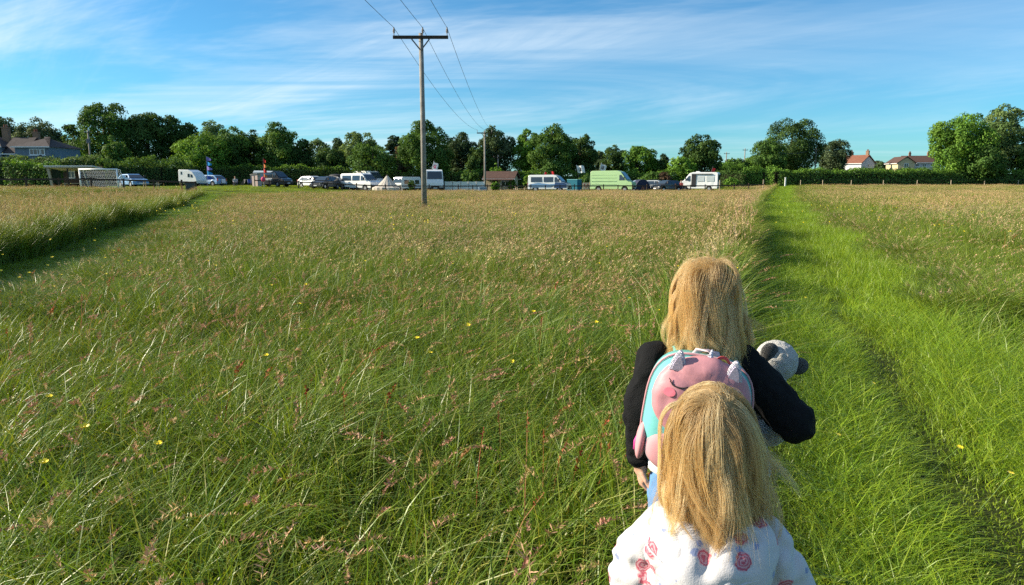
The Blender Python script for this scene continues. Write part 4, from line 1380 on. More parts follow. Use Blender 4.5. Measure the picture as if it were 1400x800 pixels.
vehicle('parked_van', 'lowvan', 493, 92, -30, WHITE, 'white van with dark windscreen left of the grey bell tent', 'van', scale=1.12)
vehicle('motorhome', 'van', 505, 104, -40, WHITE, 'white motorhome partly hidden behind the pointed tent', 'motorhome', side_extra=[[(-2.2, 1.4), (-1.0, 1.4), (-1.0, 2.1), (-2.2, 2.1)]])
vehicle('caravan', 'caravan', 557, 100, -128, WHITE, 'white caravan with one sunlit and one blue shaded side behind the bush', 'caravan', scale=0.80)
vehicle('motorhome', 'motorhome', 592, 91, -78, WHITE, 'white motorhome facing us beside the near electricity pole', 'motorhome', scale=0.98)
bv = vehicle('campervan', 'lowvan', 751, 91, -18, WHITE, 'white van with pale blue lower side and dark blue nose', 'van', scale=1.10)
MB().prism([(-2.2, -0.955, 0.55), (0.4, -0.955, 0.55), (1.3, -0.955, 0.98), (0.2, -0.955, 0.92), (-1.1, -0.955, 1.08), (-2.2, -0.955, 0.88)], (0, -0.012, 0)).build('blue_swoosh', PBLUE, bv)
MB().prism([(1.7, 0.80, 1.17), (1.7, -0.80, 1.17), (2.33, -0.85, 1.01), (2.33, 0.85, 1.01)], (0.02, 0, 0.03)).build('bonnet', DBLUE, bv)
MB().prism([(0.8, -0.958, 0.5), (2.3, -0.958, 0.5), (2.3, -0.958, 0.97), (1.7, -0.958, 1.12), (0.95, -0.958, 1.14)], (0, -0.012, 0)).build('door', DBLUE, bv)
gv = vehicle('green_van', 'van', 838, 89, -24, LGREEN, 'pale green high roofed van behind the rail fence', 'van', scale=1.02)
for zz in (0.95, 1.35, 1.75, 2.1):
    MB().box((-0.9, -1.0 * (1 - 0.14 * max(0, (zz - 1.2) / 1.42)) - 0.008, zz), (3.2, 0.02, 0.05)).build('side_rib', LGREEN, gv)
vehicle('parked_car', 'car', 897, 95, -28, SILV, 'silver car right of the dark dome tent', 'car', scale=1.02)
vehicle('parked_car', 'car', 912, 92, -150, DARK, 'dark car in front of the reddish shrub', 'car', scale=1.0)
wv = vehicle('campervan', 'van', 956, 93, 154, WHITE, 'white high roofed campervan with open side door and red flag', 'campervan', scale=0.94,
             side_extra=[[(-0.85, 1.35), (0.10, 1.35), (0.10, 2.05), (-0.85, 2.05)], [(-2.2, 1.35), (-1.15, 1.35), (-1.15, 2.05), (-2.2, 2.05)]])
MB().prism([(0.28, 0.90, 0.6), (0.90, 0.90, 0.6), (0.90, 0.865, 2.3), (0.28, 0.865, 2.3)], (0, 0.125, 0)).build('open_doorway', M_BLACKPL, wv)  # black panel added for the shade inside the open door
MB().box((-0.5, 0.98, 2.36), (2.8, 0.14, 0.12)).build('awning_case', M_STEEL, wv)
MB().box((0.2, 0, 2.66), (0.5, 0.6, 0.16)).build('roof_vent', WHITE, wv, bevel=0.03)


# ------------------------------------------------------------------ tents, boards, flags
def cloth(name, c, var=0.06, rough=0.85):
    return mat(name, c, rough, 0.15, var=var, vscale=4, bump=0.15, bscale=25)


M_CANVAS = cloth('beige_canvas', (0.50, 0.43, 0.34))
M_CANVAS2 = cloth('grey_canvas', (0.42, 0.38, 0.33))


def bell_tent(px, Y, top, wpx, canvas, label):
    x = gx(px, Y); zb = float(zt(x, Y)); H = hz(top, Y) - zb; r = wpx / FPX * zc_of(Y, 1) / 2
    t = empty('bell_tent', (x, Y, zb), 0.2, label, 'tent', 'tents')
    n = 16
    for i in range(n):
        a0, a1 = 2 * math.pi * i / n, 2 * math.pi * (i + 1) / n
        f = lambda a, q, z: (r * q * math.cos(a), r * q * math.sin(a), z)
        am = (a0 + a1) / 2
        m = MB()
        rows = [(0.03, H - 0.12), (0.30, H * 0.66), (0.62, H * 0.38), (0.98, 0.55), (1.0, 0.0)]
        for (q0, z0), (q1, z1) in zip(rows, rows[1:]):
            s0, s1 = 1 - 0.05 * (q0 > 0.1), 1 - 0.05 * (q1 > 0.1)
            m.poly([f(a0, q0, z0), f(am, q0 * s0, z0), f(am, q1 * s1, z1), f(a0, q1, z1)])
            m.poly([f(am, q0 * s0, z0), f(a1, q0, z0), f(a1, q1, z1), f(am, q1 * s1, z1)])
        m.build('panel', canvas if i % 4 else cloth('seam_canvas', (0.56, 0.50, 0.42)), t)
    MB().cyl((0, 0, 0), (0, 0, H), 0.03).build('pole', M_STEEL, t)
    MB().cyl((0, 0, H - 0.18), (0, 0, H + 0.02), 0.13, 0.02, 12).build('cap', M_DARKWOOD, t)
    g = MB()
    for i in range(0, n, 2):
        a = 2 * math.pi * i / n
        g.cyl((r * math.cos(a), r * math.sin(a), 0.55), (r * 1.45 * math.cos(a), r * 1.45 * math.sin(a), 0.0), 0.008, seg=4)
    g.build('guy_rope', M_WFRAME, t)


bell_tent(494, 96, 233.5, 42, M_CANVAS, 'pointed beige bell tent behind the white van')
bell_tent(530, 90, 238.5, 42, M_CANVAS2, 'grey beige bell tent with dark tip left of the caravan')


def dome_tent():
    Y = 92; x = gx(876, Y); zb = float(zt(x, Y))
    t = empty('dome_tent', (x, Y, zb), R(20), 'dark blue tunnel tent with orange emblem in front of the green van', 'tent', 'tents')
    H, r = hz(245.5, Y) - zb, 1.2
    m1, m2 = cloth('navy_nylon', (0.035, 0.04, 0.075)), cloth('sky_nylon', (0.36, 0.48, 0.62))
    segs = [(-2.4, 0.55), (-1.6, 0.9), (-0.7, 1.0), (0.5, 1.0)]
    for (xa, sa), (xb, sb) in zip(segs, segs[1:]):
        b = MB()
        n = 12
        for i in range(n):
            a0, a1 = math.pi * i / n, math.pi * (i + 1) / n
            b.poly([(r * sa * math.cos(a0), -xa, H * sa * math.sin(a0)), (r * sa * math.cos(a1), -xa, H * sa * math.sin(a1)),
                    (r * sb * math.cos(a1), -xb, H * sb * math.sin(a1)), (r * sb * math.cos(a0), -xb, H * sb * math.sin(a0))])
        b.build('panel', m2 if xa == -1.6 else m1, t)
    b = MB().poly([(r * math.cos(math.pi * i / 16), -0.5, H * math.sin(math.pi * i / 16)) for i in range(17)])
    b.build('door', m1, t)
    e = MB()
    for i in range(5):
        e.prism([(-0.28 + 0.13 * i, -0.52, 0.35 + 0.1 * (i % 2)), (-0.20 + 0.13 * i, -0.52, 0.35 + 0.1 * (i % 2)), (-0.14 + 0.1 * i, -0.52, 0.9 - 0.12 * abs(i - 2))], (0, -0.01, 0))
    e.build('emblem', cloth('orange_print', (0.55, 0.20, 0.09)), t)
    for s, a in ((1, 0.5), (0.9, -0.7 + 1.4)):
        MB().tube([(r * 1.01 * s * math.cos(math.pi * i / 14), -0.5 if s == 1 else 1.6, H * 1.01 * s * math.sin(math.pi * i / 14)) for i in range(15)], 0.02, 6).build('tent_pole', M_STEEL, t)


dome_tent()


def awning(px0, px1, Y, top, label):
    x0, x1 = gx(px0, Y), gx(px1, Y); zb = float(zt(x0, Y)); H = hz(top, Y) - zb
    t = empty('side_awning', ((x0 + x1) / 2, Y, zb), R(-22), label, 'awning', 'tents')
    w = (x1 - x0)
    m = cloth('pink_canvas', (0.55, 0.42, 0.38)); m2 = cloth('pale_canvas', (0.62, 0.58, 0.52))
    MB().prism([(-w * .5, -0.8, H), (w * .5, -0.8, H + 0.12), (w * .5, -0.8, 0), (-w * .28, -0.8, 0)], (0, 0.02, 0)).build('front_panel', m, t)
    MB().prism([(-w * .5, -0.8, H), (-w * .5, 0.9, H + 0.1), (-w * .3, 0.9, 0), (-w * .28, -0.8, 0)], (-0.02, 0, 0)).build('side_panel', m2, t)
    MB().prism([(-w * .55, -0.9, H + 0.01), (w * .5, -0.9, H + 0.13), (w * .5, 0.9, H + 0.2), (-w * .55, 0.9, H + 0.1)], (0, 0, 0.03)).build('roof_panel', m2, t)
    for s in (-.5, .5):
        MB().cyl((w * s, -0.83, 0), (w * s, -0.83, H + 0.08), 0.025).build('pole', M_STEEL, t)


awning(349, 361, 88, 239, 'pinkish canvas awning on the left end of the dark campervan')


def shade_tent():
    Y = 95; x = gx(785, Y); zb = float(zt(x, Y))
    t = empty('utility_tent', (x, Y, zb), R(-28), 'square teal utility tent between blue van and pink board', 'tent', 'tents')
    H = hz(246, Y) - zb; w = 1.55
    m, m2 = cloth('teal_nylon', (0.03, 0.16, 0.22)), cloth('pale_teal', (0.20, 0.48, 0.52))
    for (a, b), mm in (((0, 1), m), ((1, 2), m), ((2, 3), m2), ((3, 0), m2)):
        c = [(-w / 2, -w / 2), (w / 2, -w / 2), (w / 2, w / 2), (-w / 2, w / 2)]
        p, q = c[a], c[b]
        MB().prism([(p[0], p[1], 0), (q[0], q[1], 0), (q[0] * .94, q[1] * .94, H), (p[0] * .94, p[1] * .94, H)], (p[1] * 0.01, -p[0] * 0.01, 0)).build('panel', mm, t)
    MB().prism([(-w * .49, -w * .49, H), (w * .49, -w * .49, H), (w * .49, w * .49, H), (-w * .49, w * .49, H)], (0, 0, 0.08)).build('roof_panel', m2, t)


shade_tent()


def board(px, Y, top, wpx, h, label, m, m2=None, name='board', lean=0.0):
    x = gx(px, Y); zb = float(zt(x, Y)); H = hz(top, Y) - zb; w = wpx / FPX * zc_of(Y, 1)
    t = empty(name, (x, Y, zb), R(8), label, 'board')
    MB().box((0, 0, H - h / 2), (w, 0.06, h)).build('panel', m, t, bevel=0.01)
    for s in (-1, 1):
        MB().box((s * w * 0.38, 0.06, H / 2 - 0.05), (0.06, 0.05, H - 0.02)).build('leg', M_DARKWOOD, t)
    if m2:
        for i in range(4):
            MB().box((-w * 0.28 + w * 0.19 * i, -0.036, H - h * (0.35 + 0.25 * (i % 2))), (w * 0.13, 0.012, h * 0.42)).build('print', m2, t)
    return t


board(802, 92, 250, 11, 0.85, 'pink and white printed board beside the green van', cloth('pale_print', (0.62, 0.50, 0.44)), cloth('red_print', (0.45, 0.12, 0.10)))
board(261, 57.5, 248.3, 12, 0.72, 'plain dark grey board on legs at the fence by the left path', mat('grey_board', (0.055, 0.075, 0.08), 0.8))


def windbreak():
    Y = 89.5; x0, x1 = gx(608, Y), gx(663, Y); zb = float(zt(x0, Y))
    H = hz(248, Y) - zb
    t = empty('windbreak', (x0, Y, zb), 0, 'long white canvas windbreak on poles between motorhome and far pole', 'windbreak')
    m = cloth('white_canvas', (0.70, 0.70, 0.64), 0.04)
    n = 5
    for i in range(n):
        a, b = (x1 - x0) * i / n, (x1 - x0) * (i + 1) / n
        o = MB()
        cols_ = 6
        for j in range(cols_):
            u0, u1 = j / cols_, (j + 1) / cols_
            g = lambda u: 0.06 * math.sin(math.pi * u)
            sg = lambda u: 0.05 * math.sin(math.pi * u)
            o.poly([(a + (b - a) * u0, g(u0), 0.08), (a + (b - a) * u1, g(u1), 0.08), (a + (b - a) * u1, g(u1), H - sg(u1)), (a + (b - a) * u0, g(u0), H - sg(u0))])
        o.build('panel', m, t, smooth=True)
    for i in range(n + 1):
        MB().cyl(((x1 - x0) * i / n, -0.02, -0.1), ((x1 - x0) * i / n, -0.02, H + 0.1), 0.022).build('pole', M_DARKWOOD, t)
    b = empty('storage_trunk', (gx(660, 88.3), 88.3, float(zt(gx(660, 88.3), 88.3))), 0.1, 'low blue grey trunk at the right end of the white windbreak', 'trunk')
    MB().box((0, 0, 0.3), (0.95, 0.55, 0.55)).build('body', mat('trunk_blue', (0.22, 0.30, 0.40), 0.7), b, bevel=0.03)
    MB().box((0, 0, 0.615), (1.0, 0.6, 0.08)).build('lid', mat('trunk_lid', (0.30, 0.38, 0.46), 0.7), b, bevel=0.02)


windbreak()


def pennant_pole(px, Y, top, cols, label, n=4, step=None, w=0.55):
    x = gx(px, Y); zb = float(zt(x, Y)); H = hz(top, Y) - zb
    t = empty('pennant_pole', (x, Y, zb), 0, label, 'flag', 'flags at the camp')
    MB().tube([(0, 0, 0), (0, 0, H * 0.6), (0.03, 0, H + 0.1)], [0.03, 0.022, 0.01], 8).build('pole', M_STEEL, t)
    st = step or 0.72
    for i, c in enumerate(cols):
        zt_ = H - i * st
        o = MB()
        m = 6
        for j in range(m):
            u0, u1 = j / m, (j + 1) / m
            yy = lambda u: 0.10 * math.sin(u * 5 + i)
            zt0 = lambda u: zt_ - 0.55 * st * u
            zb0 = lambda u: zt_ - st * 0.97 + 0.05 * u
            o.poly([(w * u0, yy(u0), zb0(u0)), (w * u1, yy(u1), zb0(u1)), (w * u1, yy(u1), zt0(u1)), (w * u0, yy(u0), zt0(u0))])
        o.build('pennant', c, t, smooth=True)
    return t


FL = {k_: cloth('flag_' + k_, c_, 0.03) for k_, c_ in dict(blue=(0.03, 0.27, 0.62), violet=(0.25, 0.20, 0.55), navy=(0.05, 0.10, 0.40), red=(0.58, 0.035, 0.035), orange=(0.62, 0.20, 0.07), pink=(0.62, 0.08, 0.16), white=(0.70, 0.69, 0.68), black=(0.03, 0.03, 0.04)).items()}
pennant_pole(285, 84, 214, [FL['violet'], FL['blue'], FL['violet'], FL['blue'], FL['navy']], 'tall pole of blue and violet pennants beside the small caravan', step=0.55, w=0.62)
pennant_pole(362, 84, 216.5, [FL['red'], FL['orange'], FL['red'], FL['orange']], 'tall pole of red and orange pennants beside the dark campervan', step=0.58, w=0.36)
bl = empty('balloon', (gx(361, 83.8), 83.8, hz(245.5, 83.8) - 0.25), 0, 'pink balloon tied to the pole of red and orange pennants', 'balloon')
MB().ball((0, 0, 0.28), (0.26, 0.26, 0.30), 16).build('balloon_skin', FL['pink'], bl, smooth=True)
MB().tube([(0, 0, -0.02), (0.03, 0, -0.5), (0.08, 0.1, -1.0)], 0.008, 5).build('string', M_WFRAME, bl)


def flag(px, Y, z_top, w, h, m, label, pole_h, emblem=None, ang=0, lean=0.0):
    x = gx(px, Y)
    t = empty('flag', (x, Y, z_top - pole_h), R(ang), label, 'flag', 'flags at the camp')
    MB().tube([(0, 0, 0), (lean * 0.5, 0, pole_h * 0.5), (lean, 0, pole_h + 0.05)], [0.02, 0.018, 0.012], 6).build('pole', M_STEEL, t)
    t.rotation_euler = (R(8), R(14 if ang > 0 else -12), R(ang))
    o = MB(); n = 8
    f = lambda u: 0.16 * w * math.sin(u * 7.0) * u ** 0.5
    dz = lambda u: -0.38 * h * u - 0.10 * h * math.sin(u * 6)
    for j in range(n):
        u0, u1 = j / n, (j + 1) / n
        for r_ in range(3):
            a, b = pole_h - h * r_ / 3, pole_h - h * (r_ + 1) / 3
            o.poly([(lean + w * u0, f(u0), b + dz(u0)), (lean + w * u1, f(u1), b + dz(u1)), (lean + w * u1, f(u1), a + dz(u1)), (lean + w * u0, f(u0), a + dz(u0))])
    o.build('cloth', m, t, smooth=True)
    if emblem:
        for s in (-1, 1):
            e = MB()
            e.cyl((lean + w * 0.5, f(0.5) + s * 0.035, pole_h - h * 0.5 + dz(0.5)), (lean + w * 0.5, f(0.5) + s * 0.05, pole_h - h * 0.5 + dz(0.5)), h * 0.26, seg=18)
            e.build('emblem', emblem, t)
            for q in (-0.12, 0.12):
                MB().box((lean + w * 0.5 + q * h, f(0.5) + s * 0.055, pole_h - h * 0.46 + dz(0.5)), (h * 0.10, 0.012, h * 0.26)).build('emblem_mark', FL['white'], t)
    return t


flag(799, 97, hz(224, 97), 1.0, 1.0, FL['white'], 'lower white flag with dark round emblem on the leaning pole by the green van', 5.0, FL['black'], -12, -0.1)
flag(807.5, 96, hz(220.5, 96), 0.95, 0.85, FL['white'], 'upper white flag with black round emblem flying above the green van', 5.0, FL['black'], 16)
flag(587, 93, hz(219, 93), 0.85, 0.95, FL['white'], 'pinkish white flag on the motorhome beside the near pole', 2.4, FL['pink'], 30)
flag(741, 92, hz(233.5, 92), 0.30, 0.62, FL['red'], 'left of two small red flags on the white and blue van', 1.4, None, 10)
flag(756, 92, hz(233.0, 92), 0.36, 0.64, FL['red'], 'right of two small red flags on the white and blue van', 1.4, None, -15)
flag(968, 93.6, hz(227, 93.6), 0.62, 0.85, FL['red'], 'red flag flying over the white campervan', 1.8, None, 25)


def picnic_bench(px, Y, label):
    x = gx(px, Y); t = empty('picnic_table', (x, Y, float(zt(x, Y))), R(15), label, 'table')
    for i in range(4):
        MB().box((0, -0.27 + 0.18 * i, 0.72), (1.6, 0.16, 0.04)).build('plank', M_PALEWOOD, t)
    for s in (-1, 1):
        MB().box((0, s * 0.7, 0.43), (1.6, 0.24, 0.04)).build('seat', M_PALEWOOD, t)
        for q in (-0.6, 0.6):
            MB().tube([(q, s * 0.62, 0), (q, s * 0.25, 0.7)], 0.04, 6).build('leg', M_PALEWOOD, t)
    for q in (-0.6, 0.6):
        MB().box((q, 0, 0.38), (0.06, 1.6, 0.07)).build('brace', M_PALEWOOD, t)


picnic_bench(208, 71, 'pale picnic table right of the small blue hatchback')
picnic_bench(712, 93, 'pale picnic table beside the hut')


def camp_chair(px, Y, rz, m, label):
    x = gx(px, Y); t = empty('camp_chair', (x, Y, float(zt(x, Y))), rz, label, 'chair', 'folding chairs at the camp')
    MB().prism([(-0.25, -0.22, 0.42), (0.25, -0.22, 0.42), (0.25, 0.22, 0.38), (-0.25, 0.22, 0.38)], (0, 0, 0.02)).build('seat', m, t)
    MB().prism([(-0.25, 0.22, 0.40), (0.25, 0.22, 0.40), (0.27, 0.36, 0.92), (-0.27, 0.36, 0.92)], (0, 0.02, 0)).build('backrest', m, t)
    for sx in (-1, 1):
        MB().tube([(sx * 0.26, -0.26, 0), (sx * 0.26, 0.34, 0.9)], 0.014, 6).build('leg', M_STEEL, t)
        MB().tube([(sx * 0.26, 0.26, 0), (sx * 0.26, -0.24, 0.60)], 0.014, 6).build('leg', M_STEEL, t)
        MB().box((sx * 0.28, 0.0, 0.62), (0.06, 0.46, 0.02)).build('armrest', m, t)
    return t


camp_chair(307, 91, 0.5, FL['white'], 'pale folding chair right of the blue car')
camp_chair(322.5, 90.5, 0.2, FL['navy'], 'folding chair under the seated camper in grey')
camp_chair(332, 90.5, -0.9, M_BLACKPL, 'dark folding chair right of the seated camper')
camp_chair(343, 91, 0.7, FL['navy'], 'navy folding chair left of the pinkish awning')


# ------------------------------------------------------------------ people
def skin_mat(name, c):
    m = mat(name, c, 0.5, 0.35, var=0.08, vscale=30, bump=0.05, bscale=200)
    b = m.node_tree.nodes['Principled BSDF']
    b.inputs['Subsurface Weight'].default_value = 0.25
    b.inputs['Subsurface Radius'].default_value = (0.012, 0.005, 0.003)
    return m


def fabric(name, c, var=0.05, sheen=0.3, vscale=14, bump=0.25, bscale=260):
    m = mat(name, c, 0.9, 0.15, var=var, vscale=vscale, bump=bump, bscale=bscale)
    b = m.node_tree.nodes['Principled BSDF']
    b.inputs['Sheen Weight'].default_value = sheen
    return m


M_SKIN = skin_mat('child_skin', (0.58, 0.34, 0.24))
M_SKIN2 = skin_mat('child_skin_two', (0.60, 0.36, 0.26))
M_BLACK_KNIT = fabric('black_knit', (0.010, 0.010, 0.011), 0.2, 0.0, bump=0.5, bscale=320)
M_DENIM = fabric('denim', (0.12, 0.26, 0.50), 0.2, 0.1, bump=0.4, bscale=400)
M_LEGGING = fabric('grey_legging', (0.20, 0.20, 0.24))
M_SHOE = mat('shoe', (0.45, 0.42, 0.42), 0.6, 0.3)


def solid(mb, name, material, parent, voxel, smooth=6, disp=None):
    """overlapping volumes fused into one continuous skin"""
    o = mb.build(name, material, parent, smooth=True)
    r = o.modifiers.new('fuse', 'REMESH'); r.mode = 'VOXEL'; r.voxel_size = voxel; r.use_smooth_shade = True
    if smooth:
        s = o.modifiers.new('smooth', 'SMOOTH'); s.iterations = smooth; s.factor = 0.5
    if disp:
        for i, (strength, size, depth) in enumerate(disp):
            if depth < 0:
                t = bpy.data.textures.new(name + '_folds', 'MARBLE'); t.noise_scale = size; t.turbulence = -depth; t.marble_type = 'SOFT'; t.noise_depth = 1
            else:
                t = bpy.data.textures.new(name + '_folds', 'CLOUDS'); t.noise_scale = size; t.noise_depth = depth
            d = o.modifiers.new('folds', 'DISPLACE'); d.texture = t; d.strength = strength; d.mid_level = 0.5; d.texture_coords = 'LOCAL'
    return o


def limb(mb, pts, radii, seg=14):
    mb.tube(pts, radii, seg)
    for p, r in zip(pts, radii):
        rr = r if isinstance(r, (int, float)) else min(r)
        mb.ball(p, rr * 0.99, 12)


def hand(mb, wrist, fwd, palm_n, size, curl, side):
    """palm, four fingers and a thumb; fwd is where the fingers point, palm_n the palm's facing"""
    f = Vector(fwd).normalized(); n = (Vector(palm_n) - f * f.dot(Vector(palm_n))).normalized(); u = f.cross(n) * side
    w = Vector(wrist)
    pal = 0.50 * size
    rot = Matrix((u, f, n)).transposed()
    mb.ball(w + f * pal * 0.52, (0.21 * size, 0.33 * size, 0.105 * size), 14, rot)
    mb.tube([w - f * 0.015, w + f * pal * 0.4], [0.15 * size, 0.17 * size], 10)
    for i, (off, ln) in enumerate(((-0.16, 0.44), (-0.055, 0.50), (0.055, 0.47), (0.15, 0.37))):
        p = w + f * pal * (0.86 - 0.06 * abs(i - 1.3)) + u * off * size
        d = f.copy(); L = ln * size; r = 0.052 * size
        pts = [p - f * 0.1 * size, p]; rad = [r * 1.05, r * 1.05]
        c = curl * (0.85 + 0.12 * i)
        for s, fr in enumerate((0.45, 0.31, 0.24)):
            d = (Matrix.Rotation(c * (0.75, 1.0, 0.8)[s], 3, f.cross(n)) @ d)
            p = p + d * L * fr
            pts.append(p); rad.append(r * (0.98, 0.9, 0.72)[s])
        limb(mb, pts, rad, 8)
    p = w + f * pal * 0.25 - u * 0.17 * size
    d = (f * 0.75 - u * 0.55 + n * 0.25).normalized()
    q = p + d * 0.22 * size; q2 = q + (d * 0.6 + f * 0.5 + n * 0.2).normalized() * 0.17 * size
    limb(mb, [p, q, q2], [0.075 * size, 0.062 * size, 0.046 * size], 8)


def head_shape(mb, c, r):
    """skull, jaw, nose, ears, lips; the face looks along +y"""
    c = Vector(c); rx, ry, rz = r
    mb.ball(c + Vector((0, -0.05 * ry, 0.12 * rz)), (rx, ry, rz * 0.88), 24)
    mb.ball(c + Vector((0, 0.30 * ry, -0.38 * rz)), (rx * 0.74, ry * 0.62, rz * 0.60), 20)
    mb.ball(c + Vector((0, 0.62 * ry, -0.80 * rz)), (rx * 0.34, ry * 0.24, rz * 0.18), 12)
    mb.tube([c + Vector((0, 0.86 * ry, -0.02 * rz)), c + Vector((0, 1.02 * ry, -0.26 * rz)), c + Vector((0, 0.92 * ry, -0.34 * rz))], [rx * 0.10, rx * 0.15, rx * 0.12], 8)
    for s in (-1, 1):
        mb.ball(c + Vector((s * rx * 0.97, -0.02 * ry, -0.14 * rz)), (rx * 0.10, ry * 0.20, rz * 0.28), 12)
        mb.ball(c + Vector((s * rx * 0.45, 0.66 * ry, -0.28 * rz)), (rx * 0.30, ry * 0.24, rz * 0.22), 12)
    mb.ball(c + Vector((0, 0.86 * ry, -0.56 * rz)), (rx * 0.26, ry * 0.12, rz * 0.065), 10)


def eyes(parent, c, r):
    c = Vector(c); rx, ry, rz = r
    wm, im = mat('eye_white', (0.75, 0.73, 0.70), 0.2), mat('eye_iris', (0.10, 0.16, 0.22), 0.2)
    for s in (-1, 1):
        e = MB().ball(c + Vector((s * rx * 0.40, 0.80 * ry, 0.0)), rx * 0.16, 12).build('eye', wm, parent, smooth=True)
        MB().ball(c + Vector((s * rx * 0.40, 0.80 * ry + rx * 0.095, 0.0)), (rx * 0.08, rx * 0.075, rx * 0.08), 10).build('iris', im, e, smooth=True)


def hair_material(name):
    m = bpy.data.materials.new(name); m.use_nodes = True
    t = m.node_tree; t.nodes.clear(); L = t.links.new
    out = N(t, 'ShaderNodeOutputMaterial')
    a = N(t, 'ShaderNodeAttribute', attribute_name='Col')
    p = N(t, 'ShaderNodeBsdfPrincipled', inp={'Roughness': 0.38, 'Specular IOR Level': 0.55})
    tr = N(t, 'ShaderNodeBsdfTranslucent')
    g = N(t, 'ShaderNodeMix', data_type='RGBA', blend_type='MULTIPLY', inp={'Factor': 1.0}); g.inputs['B'].default_value = (1.05, 0.92, 0.66, 1)
    L(a.outputs['Color'], p.inputs['Base Color']); L(a.outputs['Color'], g.inputs['A']); L(g.outputs['Result'], tr.inputs['Color'])
    gl = N(t, 'ShaderNodeBsdfHair', inp={'RoughnessU': 0.30, 'RoughnessV': 0.9}); gl.inputs['Color'].default_value = (0.85, 0.72, 0.50, 1)
    mx = N(t, 'ShaderNodeMixShader', inp={0: 0.42}); L(p.outputs[0], mx.inputs[1]); L(tr.outputs[0], mx.inputs[2])
    m2 = N(t, 'ShaderNodeMixShader', inp={0: 0.20}); L(mx.outputs[0], m2.inputs[1]); L(gl.outputs[0], m2.inputs[2])
    L(m2.outputs[0], out.inputs['Surface'])
    return m


M_HAIR = hair_material('blond_hair')
M_HAIR_BASE = mat('hair_base', (0.30, 0.19, 0.075), 0.7, 0.3, var=0.3, vscale=30)


